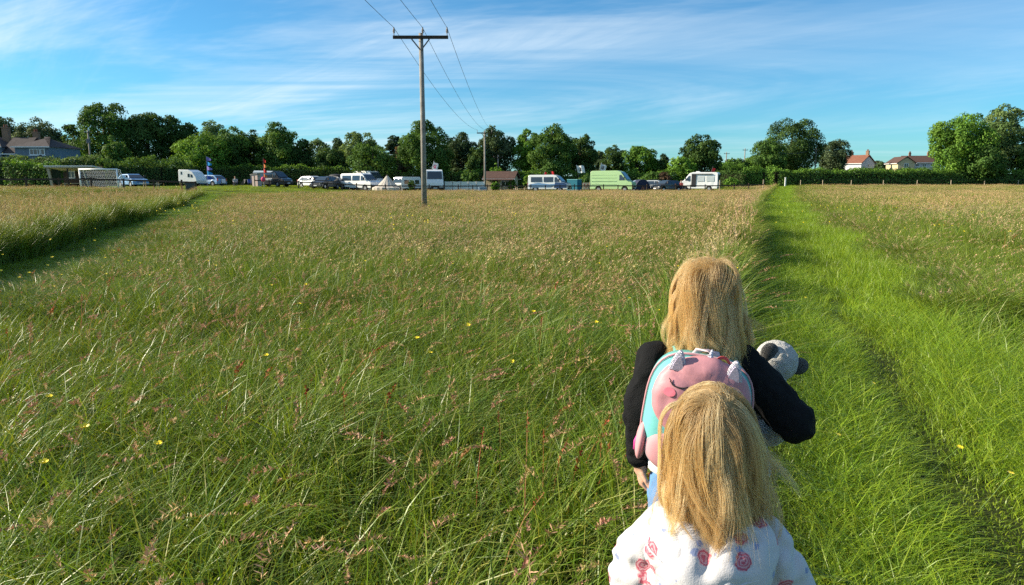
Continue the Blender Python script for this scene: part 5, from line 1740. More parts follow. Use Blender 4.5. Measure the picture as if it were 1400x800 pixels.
def grow_hair(name, parent, c, r, whorl, n, length, colliders, wind, seed, wave=0.10, clumps=260, layer=0.024, radius=0.00021, stray=0.05, dark=0.0, parting=0.0, cut=(0, 0), cling=0.9):
    """strands comb out from the whorl over the skull, then fall and slide off shoulders and clothes"""
    rng = np.random.default_rng(seed)
    c = np.array(c); r = np.array(r)
    d = rng.normal(size=(n * 5, 3)); d /= np.linalg.norm(d, axis=1, keepdims=True)
    face = (d[:, 1] > 0.35) & (d[:, 2] < 0.42 + 0.2 * (d[:, 1] - 0.35))
    low = d[:, 2] < np.where(d[:, 1] < 0.1, -0.62, -0.15)
    d = d[~face & ~low][:n]
    n = len(d)
    wh = np.array(whorl, float); wh /= np.linalg.norm(wh)
    clump_d = d[rng.integers(0, n, clumps)]
    ci = np.empty(n, int)
    for a in range(0, n, 4000):
        ci[a:a + 4000] = np.argmax(d[a:a + 4000] @ clump_d.T, axis=1)
    seg = 0.0125
    S = int(max(length) / seg) + 1
    ln = rng.uniform(length[0], length[1], clumps)[ci] * rng.uniform(0.85, 1.05, n)
    lay = (rng.uniform(0, 1, n) ** 0.8) * layer + 0.002
    lay = np.where(rng.uniform(0, 1, n) < 0.35, lay, 0.5 * lay + 0.5 * (rng.uniform(0.1, 1, clumps)[ci] * layer))
    p = c + d * (r + 0.001)
    tang = d - wh; tang -= d * np.sum(tang * d, 1, keepdims=True)
    tang += rng.normal(size=(clumps, 3))[ci] * 0.30 + rng.normal(size=(n, 3)) * 0.02
    if parting:
        tang[:, 0] += np.sign(d[:, 0] - 0.02) * parting
    tang /= np.linalg.norm(tang, axis=1, keepdims=True) + 1e-9
    di = tang * 0.9 + d * 0.12; di /= np.linalg.norm(di, axis=1, keepdims=True)
    ph = rng.uniform(0, 6.28, (clumps, 3))[ci]; fr = rng.uniform(10, 26, (clumps, 3))[ci]
    ph2 = rng.uniform(0, 6.28, (n, 3)); fr2 = rng.uniform(15, 50, (n, 3))
    amp = rng.uniform(0.3, 1.5, (clumps, 1))[ci]
    st = rng.uniform(0, 1, n) < stray
    stn = np.where(st, rng.uniform(1.5, 3.4, n), 1.0)[:, None]
    wdir = np.array(wind, float)
    pts = np.empty((n, S + 1, 3)); pts[:, 0] = p
    for s in range(1, S + 1):
        t = s * seg
        f = min(1.0, t / 0.20)
        noise = np.sin(fr * t + ph) * amp * wave * (0.35 + f) + np.sin(fr2 * t + ph2) * 0.016 * (0.3 + f) * stn * stn
        g = 0.26 + 0.12 * f
        di = di * (1 - g) + g * np.array([0, 0, -1.0]) + noise * 0.35 * (0.25 + 0.75 * f) + wdir * (f * np.where(st, 1.6, 1.0)[:, None])
        ax = (p - c)[:, :2] / (r[:2] + lay[:, None] + 0.004)          # hair clings to the head and neck
        am = np.linalg.norm(ax, axis=1, keepdims=True)
        di[:, :2] -= cling * (1 - 0.6 * f) * np.clip(am - 1, 0, 0.6) * ax / (am + 1e-9) * np.where(st, 0.4, 1.0)[:, None]
        di /= np.linalg.norm(di, axis=1, keepdims=True)
        p = p + di * seg
        for (cc, cr, k_) in colliders:
            o = lay[:, None] * k_ * (1 if k_ == 1 else 1)
            q = (p - np.array(cc)) / (np.array(cr) + o)
            m_ = np.linalg.norm(q, axis=1)
            ins = m_ < 1
            if ins.any():
                qq = q[ins] / (m_[ins][:, None] + 1e-9)
                p[ins] = np.array(cc) + qq * (np.array(cr) + o[ins])
                nn = qq / np.array(cr); nn /= np.linalg.norm(nn, axis=1, keepdims=True)
                dv = di[ins]; dot = np.sum(dv * nn, 1, keepdims=True)
                dv = dv - nn * np.minimum(dot, 0); di[ins] = dv / (np.linalg.norm(dv, axis=1, keepdims=True) + 1e-9)
        pts[:, s] = p
    gi = np.zeros(clumps, int); gi[ci] = np.arange(n)          # one leading strand per lock
    wk = (np.linspace(0, 1, S + 1) ** 1.5)[None, :, None] * np.where(st, 0.1, rng.uniform(0.35, 0.8, n))[:, None, None]
    near_ = np.linalg.norm(pts[:, 0] - pts[gi[ci], 0], axis=1) < 0.035
    pts = pts + (pts[gi[ci]] - pts) * wk * near_[:, None, None]
    k_ = np.clip((ln / seg).astype(int), 5, S + 1)
    zc = (cut[0] + rng.normal(0, cut[1], clumps)[ci] + rng.normal(0, cut[1] * 0.4, n))[:, None]
    below = np.maximum.accumulate(pts[:, :, 2] < zc, axis=1)
    k_ = np.clip(np.minimum(k_, (~below).sum(1)), 5, S + 1)
    cu = bpy.data.hair_curves.new(name)
    cu.add_curves([int(v) for v in k_])
    mask = np.arange(S + 1)[None] < k_[:, None]
    P = pts[mask].astype(np.float32)
    cu.attributes['position'].data.foreach_set('vector', P.ravel())
    u = (np.arange(S + 1)[None] / (k_[:, None] - 1))[mask]
    rad = radius * (1 - 0.75 * np.clip(u, 0, 1) ** 3) * np.repeat(rng.uniform(0.7, 1.3, n), k_)
    ra = cu.attributes.get('radius') or cu.attributes.new('radius', 'FLOAT', 'POINT')
    ra.data.foreach_set('value', rad.astype(np.float32))
    base = np.array([[0.84, 0.61, 0.26], [0.92, 0.74, 0.40], [0.68, 0.45, 0.165], [0.95, 0.82, 0.52], [0.48, 0.285, 0.09]])
    cc_ = base[rng.integers(0, 5, clumps)][ci] * 0.62 + base[rng.integers(0, 5, n)] * 0.16 + base[0] * 0.22
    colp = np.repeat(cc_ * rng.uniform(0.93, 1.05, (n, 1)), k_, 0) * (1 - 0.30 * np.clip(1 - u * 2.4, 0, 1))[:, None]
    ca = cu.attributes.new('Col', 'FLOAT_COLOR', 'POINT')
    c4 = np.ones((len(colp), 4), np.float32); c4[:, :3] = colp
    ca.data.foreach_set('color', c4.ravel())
    cu.materials.append(M_HAIR)
    o = bpy.data.objects.new('hair', cu); C.objects.link(o); o.parent = parent
    return o


# ---- elder child -------------------------------------------------
HEADING = R(-16)            # both walk along the path
E = Vector((0.515, 1.87, 0.0))


def elder():
    p = empty('person', E, HEADING, 'taller blond child in black cardigan and jeans carrying a pink backpack', 'person', 'children walking along the path')
    hc, hr = (0.012, 0.0, 1.133), (0.072, 0.088, 0.101)
    b = MB()
    head_shape(b, hc, hr)
    limb(b, [(0.005, -0.005, 1.09), (0, -0.01, 0.99)], [0.042, 0.050])
    limb(b, [(0, 0, 0.97), (0, 0, 0.85), (0, 0, 0.70), (0, 0, 0.60)], [(0.105, 0.065), (0.108, 0.075), (0.095, 0.070), (0.105, 0.080)], 20)
    # left arm hangs, right arm is bent out round the toy
    limb(b, [(-0.115, 0, 0.955), (-0.150, -0.02, 0.79), (-0.150, 0.015, 0.635)], [0.040, 0.034, 0.024])
    limb(b, [(0.115, 0, 0.955), (0.245, -0.035, 0.815), (0.20, 0.13, 0.80)], [0.040, 0.034, 0.024])
    hand(b, (-0.150, 0.018, 0.632), (0.10, 0.05, -1.0), (1.0, 0.25, 0.05), 0.125, 0.62, -1)
    hand(b, (0.195, 0.14, 0.80), (-0.75, 0.6, 0.05), (-0.5, -0.7, 0.0), 0.12, 0.45, 1)
    for s in (-1, 1):
        fy = 0.07 * s
        limb(b, [(s * 0.055, 0, 0.58), (s * 0.058, 0.03 + fy * 0.6, 0.33), (s * 0.058, fy, 0.08)], [0.066, 0.046, 0.032])
        b.ball((s * 0.058, fy + 0.03, 0.045), (0.032, 0.075, 0.03), 12)
    solid(b, 'body', M_SKIN, p, 0.0052, 3)
    eyes(p, hc, hr)
    # cardigan
    c = MB()
    limb(c, [(0, -0.002, 0.985), (0, 0, 0.95), (0, 0, 0.84), (0, 0, 0.72), (0, 0, 0.655)], [(0.070, 0.058), (0.122, 0.078), (0.124, 0.090), (0.118, 0.088), (0.122, 0.092)], 24)
    limb(c, [(-0.112, 0, 0.955), (-0.136, -0.012, 0.88), (-0.153, -0.02, 0.79), (-0.152, 0.0, 0.70), (-0.151, 0.014, 0.652)], [0.053, 0.050, 0.047, 0.041, 0.037])
    limb(c, [(0.112, 0, 0.955), (0.180, -0.018, 0.893), (0.252, -0.035, 0.822), (0.235, 0.05, 0.806), (0.212, 0.11, 0.801)], [0.056, 0.060, 0.060, 0.049, 0.040])
    solid(c, 'cardigan', M_BLACK_KNIT, p, 0.0055, 4, disp=[(0.014, 0.06, 0), (0.006, 0.05, -9)])
    cf = MB()
    cf.tube([(-0.1515, 0.008, 0.672), (-0.151, 0.014, 0.650)], [0.0395, 0.0385], 18)
    cf.build('cuff', M_BLACK_KNIT, p, smooth=True)
    # jeans and shoes
    j = MB()
    limb(j, [(0, 0, 0.70), (0, 0, 0.60), (0, 0, 0.56)], [(0.106, 0.080), (0.116, 0.090), (0.112, 0.086)], 22)
    for s in (-1, 1):
        fy = 0.07 * s
        limb(j, [(s * 0.056, 0, 0.58), (s * 0.060, 0.03 + fy * 0.6, 0.33), (s * 0.060, fy, 0.10)], [0.073, 0.058, 0.050])
    solid(j, 'jeans', M_DENIM, p, 0.006, 4, disp=[(0.012, 0.05, 1)])
    MB().tube([(0.0, 0.0, 0.640), (0, 0, 0.662)], [(0.1285, 0.0985), (0.1285, 0.0985)], 28).build('vest_hem', fabric('white_vest', (0.7, 0.7, 0.7)), p, smooth=True)
    for s in (-1, 1):
        sh = MB().ball((s * 0.060, 0.07 * s + 0.035, 0.045), (0.042, 0.095, 0.042), 14).box((s * 0.060, 0.07 * s + 0.035, 0.012), (0.075, 0.185, 0.022))
        sh.build('shoe', M_SHOE, p, smooth=True)
    # hair
    hb = MB().ball((hc[0], hc[1] - 0.006, hc[2] + 0.012), (hr[0] + 0.003, hr[1] + 0.001, hr[2] + 0.000), 24)
    bmesh.ops.delete(hb.bm, geom=[v for v in hb.bm.verts if v.co.y > hc[1] + 0.045 and v.co.z < hc[2] + 0.045], context='VERTS')
    hb.build('hair_base', M_HAIR_BASE, p, smooth=True)
    col = [(hc, hr, 1.0), ((0, 0, 0.90), (0.155, 0.090, 0.10), 0.6), ((-0.045, -0.19, 0.90), (0.135, 0.085, 0.15), 0.6)]
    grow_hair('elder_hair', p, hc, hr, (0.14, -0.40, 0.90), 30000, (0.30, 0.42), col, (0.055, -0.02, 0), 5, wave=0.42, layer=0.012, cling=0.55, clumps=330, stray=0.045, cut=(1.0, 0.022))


elder()

# ---- backpack ----------------------------------------------------
M_PINK = mat('pink_leatherette', (0.50, 0.225, 0.25), 0.5, 0.4, var=0.07, vscale=10, bump=0.08, bscale=30)
M_TURQ = mat('turquoise_cloth', (0.14, 0.44, 0.43), 0.6, 0.3, var=0.05, vscale=10, bump=0.08, bscale=40)
M_PINK2 = mat('soft_pink_cloth', (0.54, 0.26, 0.28), 0.65, 0.3, var=0.06, vscale=10)
M_PIPE = mat('pale_piping', (0.50, 0.42, 0.45), 0.5)
M_SILVER = mat('silver_glitter', (0.62, 0.60, 0.68), 0.32, 0.6, 0.55, var=0.25, vscale=160, bump=0.5, bscale=500)
M_BLACKTH = mat('black_thread', (0.02, 0.018, 0.02), 0.8)
M_MAGENTA = mat('magenta_cord', (0.62, 0.06, 0.30), 0.6)


def puffy(name, c, rx, rz, y0, depth, m, parent, e=2.3, ed=2.4, na=56, nr=12, cut=None):
    """cushion-like panel in the x-z plane, bulging toward -y"""
    V = [(c[0], y0 - depth, c[1])]; F3 = []
    b = bmesh.new()

    def sup(a):
        ca, sa = math.cos(a), math.sin(a)
        k_ = (abs(ca) ** e + abs(sa) ** e) ** (-1 / e)
        return k_ * ca, k_ * sa
    ctr = b.verts.new((c[0], y0 - depth, c[1]))
    rings = []
    for i in range(1, nr + 1):
        q = math.sin(math.pi / 2 * i / nr)
        rg = []
        for k_ in range(na):
            sx, sz = sup(2 * math.pi * k_ / na)
            y = y0 - depth * max(0, 1 - q ** ed) ** (1 / ed)
            z = c[1] + rz * sz * q
            if cut is not None and z < cut:
                z = cut
            rg.append(b.verts.new((c[0] + rx * sx * q, y, z)))
        rings.append(rg)
    for k_ in range(na):
        b.faces.new((ctr, rings[0][k_], rings[0][(k_ + 1) % na]))
    for A, B in zip(rings, rings[1:]):
        for k_ in range(na):
            b.faces.new((A[k_], B[k_], B[(k_ + 1) % na], A[(k_ + 1) % na]))
    back = b.verts.new((c[0], y0 + 0.001, c[1]))
    for k_ in range(na):
        b.faces.new((back, rings[-1][(k_ + 1) % na], rings[-1][k_]))
    mb = MB(); mb.bm.free(); mb.bm = b
    o = mb.build(name, m, parent, smooth=True)
    ring = [v for v in rings] and [(c[0] + rx * sup(2 * math.pi * k_ / na)[0], y0 - 0.001, c[1] + rz * sup(2 * math.pi * k_ / na)[1]) for k_ in range(na + 1)]
    return o, ring


def backpack():
    p = empty('backpack', (0.482, 1.757, 0.858), 0, 'pink and turquoise animal face backpack with silver ears on the taller child', 'backpack')
    p.rotation_euler = (R(-4), R(8), R(-14))
    p.scale = (0.95, 1.0, 0.96)
    sh, ring = puffy('shell', (0, 0), 0.138, 0.158, 0.0, 0.118, M_TURQ, p, 3.2, 4.0)
    MB().tube([(q[0] * 1.0, -0.052, q[2] * 1.0) for q in ring], 0.0028, 8, False).build('zip_track', M_PIPE, sh, smooth=True)
    MB().tube([(q[0] * 1.003, -0.064, q[2] * 1.003) for q in ring], 0.0028, 6, False).build('zip_track', M_PINK2, sh, smooth=True)
    MB().tube([(-0.139, -0.058, -0.085), (-0.144, -0.064, -0.105), (-0.142, -0.066, -0.128)], [0.003, 0.004, 0.0035], 8).build('zip_pull', M_MAGENTA, sh, smooth=True)
    fc, ring = puffy('face_panel', (0.004, 0.050), 0.122, 0.110, -0.094, 0.042, M_PINK, p, 2.25, 2.6)
    # let the cushion sag into shallow dents
    t = bpy.data.textures.new('pack_dents', 'CLOUDS'); t.noise_scale = 0.07
    d = fc.modifiers.new('dents', 'DISPLACE'); d.texture = t; d.strength = 0.030; d.mid_level = 0.5; d.texture_coords = 'LOCAL'
    MB().tube([(q[0], q[1] - 0.002, q[2]) for q in ring], 0.0022, 8, False).build('piping', M_PIPE, fc, smooth=True)
    pk, ring = puffy('front_pocket', (0.004, -0.098), 0.118, 0.066, -0.092, 0.040, M_PINK2, p, 2.3, 2.6)
    MB().tube([(q[0], q[1] - 0.002, q[2]) for q in ring], 0.0022, 8, False).build('piping', M_PIPE, pk, smooth=True)
    for s in (-1, 1):
        MB().ball((s * 0.128, -0.055, -0.098), (0.016, 0.046, 0.056), 16).build('side_pocket', M_PINK2, p, smooth=True)

    def face_y(x, z):
        q = math.hypot((x - 0.004) / 0.122, (z - 0.05) / 0.110)
        return -0.094 - 0.042 * max(0, 1 - q ** 2.6) ** (1 / 2.6)
    # closed eye with lashes, cheeks
    for s in (-1, 1):
        ex, ez = 0.004 + s * 0.062, 0.090
        pts = []
        for i in range(9):
            a = math.pi * (0.12 + 0.76 * i / 8)
            xx = ex + 0.023 * math.cos(a) * (1 if s > 0 else 1); zz = ez - 0.011 * math.sin(a)
            pts.append((xx, face_y(xx, zz) - 0.006, zz))
        e = MB().tube(pts, [0.0012] + [0.0021] * 7 + [0.0012], 8)
        e.build('eye', M_BLACKTH, fc, smooth=True)
        l = MB()
        for k_ in range(2):
            a = ex + s * (0.019 + 0.003 * k_); zz = ez - 0.004 * (1 - k_)
            l.tube([(a, face_y(a, zz) - 0.006, zz), (a + s * 0.007, face_y(a, zz) - 0.006, zz + 0.004 + 0.004 * k_)], [0.0018, 0.0008], 6)
        l.build('lash', M_BLACKTH, fc)
        cx, cz = 0.004 + s * 0.084, 0.062
        ch = MB()
        n_ = 18
        q = []
        for i in range(n_):
            a = 2 * math.pi * i / n_
            xx, zz = cx + 0.0155 * math.cos(a), cz + 0.0105 * math.sin(a) * (1.2 if math.sin(a) > 0 else 1.0)
            q.append((xx, face_y(xx, zz) - 0.0075, zz))
        ch.prism(q, (0, 0.004, 0))
        ch.build('cheek', mat('cheek_pink', (0.66, 0.16, 0.22), 0.7), fc)
    m_ = MB().tube([(0.004 + 0.012 * math.cos(a), face_y(0, 0.03) - 0.006, 0.036 - 0.008 * math.sin(a)) for a in [math.pi * i / 8 for i in range(9)]], 0.0016, 6)
    m_.build('mouth', M_BLACKTH, fc, smooth=True)
    # silver ears and horn
    for s in (-1, 1):
        ear = empty_part = MB()
        out = []
        for i in range(13):
            t_ = i / 12
            a = math.pi * t_
            out.append((s * 0.070 + 0.0235 * math.cos(a) * (1 - 0.42 * math.sin(a)), 0.135 + 0.056 * math.sin(a) ** 0.85))
        ear.prism([(x, -0.098, z) for x, z in out], (0, 0.016, 0))
        eo = ear.build('ear', M_SILVER, p, bevel=0.004)
        inn = MB().prism([(s * 0.070 + (x - s * 0.070) * 0.62, -0.1005, 0.138 + (z - 0.135) * 0.70) for x, z in out], (0, 0.003, 0))
        inn.build('inner_ear', mat('lilac_glitter', (0.52, 0.46, 0.58), 0.4, 0.5, 0.3, var=0.3, vscale=180), eo)
        eo.rotation_euler = (R(10), 0, 0)
    hn = MB()
    hn.tube([(0.004, -0.100, 0.140), (0.006, -0.102, 0.160), (0.008, -0.098, 0.186)], [0.016, 0.010, 0.001], 14)
    ho = hn.build('horn', M_SILVER, p, smooth=True)
    MB().tube([(0.004 + (0.0165 - 0.0008 * i) * math.cos(i * 0.8), -0.100 + (0.0165 - 0.0008 * i) * math.sin(i * 0.8), 0.142 + 0.0022 * i) for i in range(19)], 0.0012, 5).build('horn_thread', M_PIPE, ho)
    # carry loop, little rainbow tag, straps
    MB().tube([(-0.030, -0.030, 0.150), (-0.024, -0.040, 0.166), (0.0, -0.046, 0.172), (0.024, -0.040, 0.167), (0.030, -0.030, 0.150)], [(0.010, 0.004)] * 5, 10).build('carry_loop', mat('loop_webbing', (0.66, 0.52, 0.55), 0.7), p, smooth=True)
    rb = MB().prism([(0.040 + 0.020 * math.cos(a), -0.094, 0.150 + 0.022 * math.sin(a)) for a in [math.pi * i / 10 for i in range(11)]], (0, 0.008, 0)).build('tag', mat('tag_red', (0.55, 0.07, 0.07), 0.6), p)
    for rr, mm in ((0.0135, mat('tag_yellow', (0.65, 0.45, 0.08), 0.6)), (0.009, mat('tag_green', (0.05, 0.16, 0.08), 0.6))):
        MB().prism([(0.040 + rr * math.cos(a), -0.0955 - 0.001 * (rr < 0.01), 0.150 + rr * 1.1 * math.sin(a)) for a in [math.pi * i / 10 for i in range(11)]], (0, 0.004, 0)).build('stripe', mm, rb)
    for s in (-1, 1):
        MB().tube([(s * 0.060, 0.0, 0.125), (s * 0.068, 0.05, 0.150), (s * 0.074, 0.115, 0.135), (s * 0.080, 0.195, 0.07), (s * 0.082, 0.215, -0.02), (s * 0.088, 0.14, -0.10), (s * 0.10, 0.02, -0.13)], [(0.020, 0.006)] * 7, 10).build('shoulder_strap', M_TURQ, p, smooth=True)


backpack()

# ---- panda toy ----------------------------------------------------


def panda():
    M_PW = fabric('white_plush', (0.66, 0.64, 0.60), 0.12, 0.6, vscale=60, bump=0.9, bscale=330)
    M_PB = fabric('black_plush', (0.012, 0.012, 0.013), 0.2, 0.4, vscale=60, bump=0.9, bscale=330)
    base = Vector((0.70, 1.98, 0.64))
    p = empty('panda_toy', base, 0, 'black and white plush panda under the right arm of the taller child', 'toy')

    def q(x, y, z):
        return (x - base.x, y - base.y, z - base.z)
    b = MB()
    b.ball(q(0.790, 2.02, 0.918), (0.064, 0.060, 0.062), 20, Matrix.Rotation(R(25), 3, 'Y'))
    b.ball(q(0.808, 2.055, 0.905), (0.032, 0.035, 0.028), 14)
    solid(b, 'head', M_PW, p, 0.004, 4, disp=[(0.006, 0.012, 1)])
    for c_, r_ in (((0.756, 1.985, 0.952), 0.027), ((0.853, 2.005, 0.905), 0.026)):
        MB().ball(q(*c_), (r_, r_ * 0.55, r_ * 1.1), 14, Matrix.Rotation(R(15 if c_[0] < 0.8 else 75), 3, 'Y')).build('ear', M_PB, p, smooth=True)
    for s, c_ in ((-1, (0.775, 2.075, 0.928)), (1, (0.832, 2.068, 0.925))):
        e = MB().ball(q(*c_), (0.016, 0.010, 0.019), 12).build('eye_patch', M_PB, p, smooth=True)
        MB().ball(q(c_[0], c_[1] + 0.010, c_[2]), 0.005, 8).build('eye', M_BLACKTH, e, smooth=True)
    MB().ball(q(0.812, 2.092, 0.912), (0.009, 0.006, 0.007), 10).build('nose', M_PB, p, smooth=True)
    t = MB()
    limb(t, [q(0.775, 2.01, 0.87), q(0.735, 1.985, 0.80), q(0.700, 1.955, 0.72)], [0.045, 0.062, 0.060], 18)
    solid(t, 'body', M_PW, p, 0.005, 4, disp=[(0.006, 0.012, 1)])
    for pts, rr, m in (([(0.715, 1.93, 0.735), (0.728, 1.86, 0.745), (0.732, 1.825, 0.765)], [0.040, 0.032, 0.026], M_PW),
                       ([(0.695, 1.93, 0.71), (0.690, 1.86, 0.670), (0.690, 1.83, 0.655)], [0.042, 0.036, 0.032], M_PW),
                       ([(0.79, 2.03, 0.85), (0.80, 2.09, 0.80), (0.78, 2.12, 0.76)], [0.030, 0.028, 0.026], M_PB),
                       ([(0.72, 2.02, 0.85), (0.68, 2.07, 0.80)], [0.030, 0.026], M_PB)):
        l = MB(); limb(l, [q(*v) for v in pts], rr)
        solid(l, 'leg' if m is M_PW else 'arm', m, p, 0.004, 3, disp=[(0.005, 0.012, 1)])


panda()

# ---- younger child ------------------------------------------------
Yg = Vector((0.408, 1.335, 0.0))


def floral():
    """off-white cotton with scattered red roses and small blue leaves (flat print)"""
    m = bpy.data.materials.new('floral_cotton'); m.use_nodes = True
    t = m.node_tree; L = t.links.new
    b = t.nodes['Principled BSDF']
    b.inputs['Roughness'].default_value = 0.9; b.inputs['Specular IOR Level'].default_value = 0.15; b.inputs['Sheen Weight'].default_value = 0.2
    tc = N(t, 'ShaderNodeTexCoord')
    nz = N(t, 'ShaderNodeTexNoise', inp={'Scale': 70.0, 'Detail': 2.0})
    L(tc.outputs['Object'], nz.inputs['Vector'])
    sub = N(t, 'ShaderNodeVectorMath', operation='SUBTRACT'); L(nz.outputs['Color'], sub.inputs[0]); sub.inputs[1].default_value = (0.5, 0.5, 0.5)
    sc = N(t, 'ShaderNodeVectorMath', operation='SCALE', inp={'Scale': 0.016}); L(sub.outputs[0], sc.inputs[0])
    ad = N(t, 'ShaderNodeVectorMath', operation='ADD'); L(tc.outputs['Object'], ad.inputs[0]); L(sc.outputs[0], ad.inputs[1])
    col = None

    def vor(scale, loc, rnd=0.75):
        mp = N(t, 'ShaderNodeMapping'); mp.inputs['Location'].default_value = loc
        L(ad.outputs[0], mp.inputs['Vector'])
        v = N(t, 'ShaderNodeTexVoronoi', inp={'Scale': scale, 'Randomness': rnd}); L(mp.outputs[0], v.inputs['Vector'])
        return v

    def below(sock, lim, soft):
        r = N(t, 'ShaderNodeMapRange', inp={'From Min': lim + soft, 'From Max': lim}); L(sock, r.inputs['Value'])
        return r.outputs[0]

    def mixc(a, fac, c, blend='MIX'):
        x = N(t, 'ShaderNodeMix', data_type='RGBA', blend_type=blend)
        L(fac, x.inputs['Factor'])
        if isinstance(a, tuple): x.inputs['A'].default_value = a
        else: L(a, x.inputs['A'])
        if isinstance(c, tuple): x.inputs['B'].default_value = c
        else: L(c, x.inputs['B'])
        return x.outputs['Result']
    base = (0.54, 0.52, 0.53, 1)
    lv = vor(30, (0.31, 0.12, 0.7), 0.9); sel = N(t, 'ShaderNodeSeparateXYZ'); L(lv.outputs['Color'], sel.inputs[0])
    few = N(t, 'ShaderNodeMath', operation='GREATER_THAN', inp={1: 0.45}); L(sel.outputs[0], few.inputs[0])
    lf = N(t, 'ShaderNodeMath', operation='MULTIPLY'); L(below(lv.outputs['Distance'], 0.20, 0.05), lf.inputs[0]); L(few.outputs[0], lf.inputs[1])
    c1 = mixc(base, lf.outputs[0], (0.24, 0.28, 0.44, 1))
    rv = vor(16.0, (0.05, 0.02, 0.03), 0.85); rs = N(t, 'ShaderNodeSeparateXYZ'); L(rv.outputs['Color'], rs.inputs[0])
    some = N(t, 'ShaderNodeMath', operation='GREATER_THAN', inp={1: 0.12}); L(rs.outputs[1], some.inputs[0])
    ro = N(t, 'ShaderNodeMath', operation='MULTIPLY'); L(below(rv.outputs['Distance'], 0.26, 0.03), ro.inputs[0]); L(some.outputs[0], ro.inputs[1])
    # petals: rings and noise inside the rose
    w = N(t, 'ShaderNodeMath', operation='MULTIPLY', inp={1: 62.0}); L(rv.outputs['Distance'], w.inputs[0])
    n2 = N(t, 'ShaderNodeTexNoise', inp={'Scale': 110.0, 'Detail': 2.0}); L(tc.outputs['Object'], n2.inputs['Vector'])
    w2 = N(t, 'ShaderNodeMath', operation='MULTIPLY_ADD', inp={1: 7.0}); L(n2.outputs['Fac'], w2.inputs[0]); L(w.outputs[0], w2.inputs[2])
    sn = N(t, 'ShaderNodeMath', operation='SINE'); L(w2.outputs[0], sn.inputs[0])
    pr = N(t, 'ShaderNodeMapRange', inp={'From Min': -0.5, 'From Max': 0.6}); L(sn.outputs[0], pr.inputs['Value'])
    rose = mixc((0.46, 0.09, 0.13, 1), pr.outputs[0], (0.58, 0.30, 0.33, 1))
    c2 = mixc(c1, ro.outputs[0], rose)
    L(c2, b.inputs['Base Color'])
    wv = N(t, 'ShaderNodeTexNoise', inp={'Scale': 300.0, 'Detail': 2.0}); L(tc.outputs['Object'], wv.inputs['Vector'])
    bp = N(t, 'ShaderNodeBump', inp={'Strength': 0.2, 'Distance': 0.005}); L(wv.outputs['Fac'], bp.inputs['Height']); L(bp.outputs[0], b.inputs['Normal'])
    return m


M_FLORAL = floral()


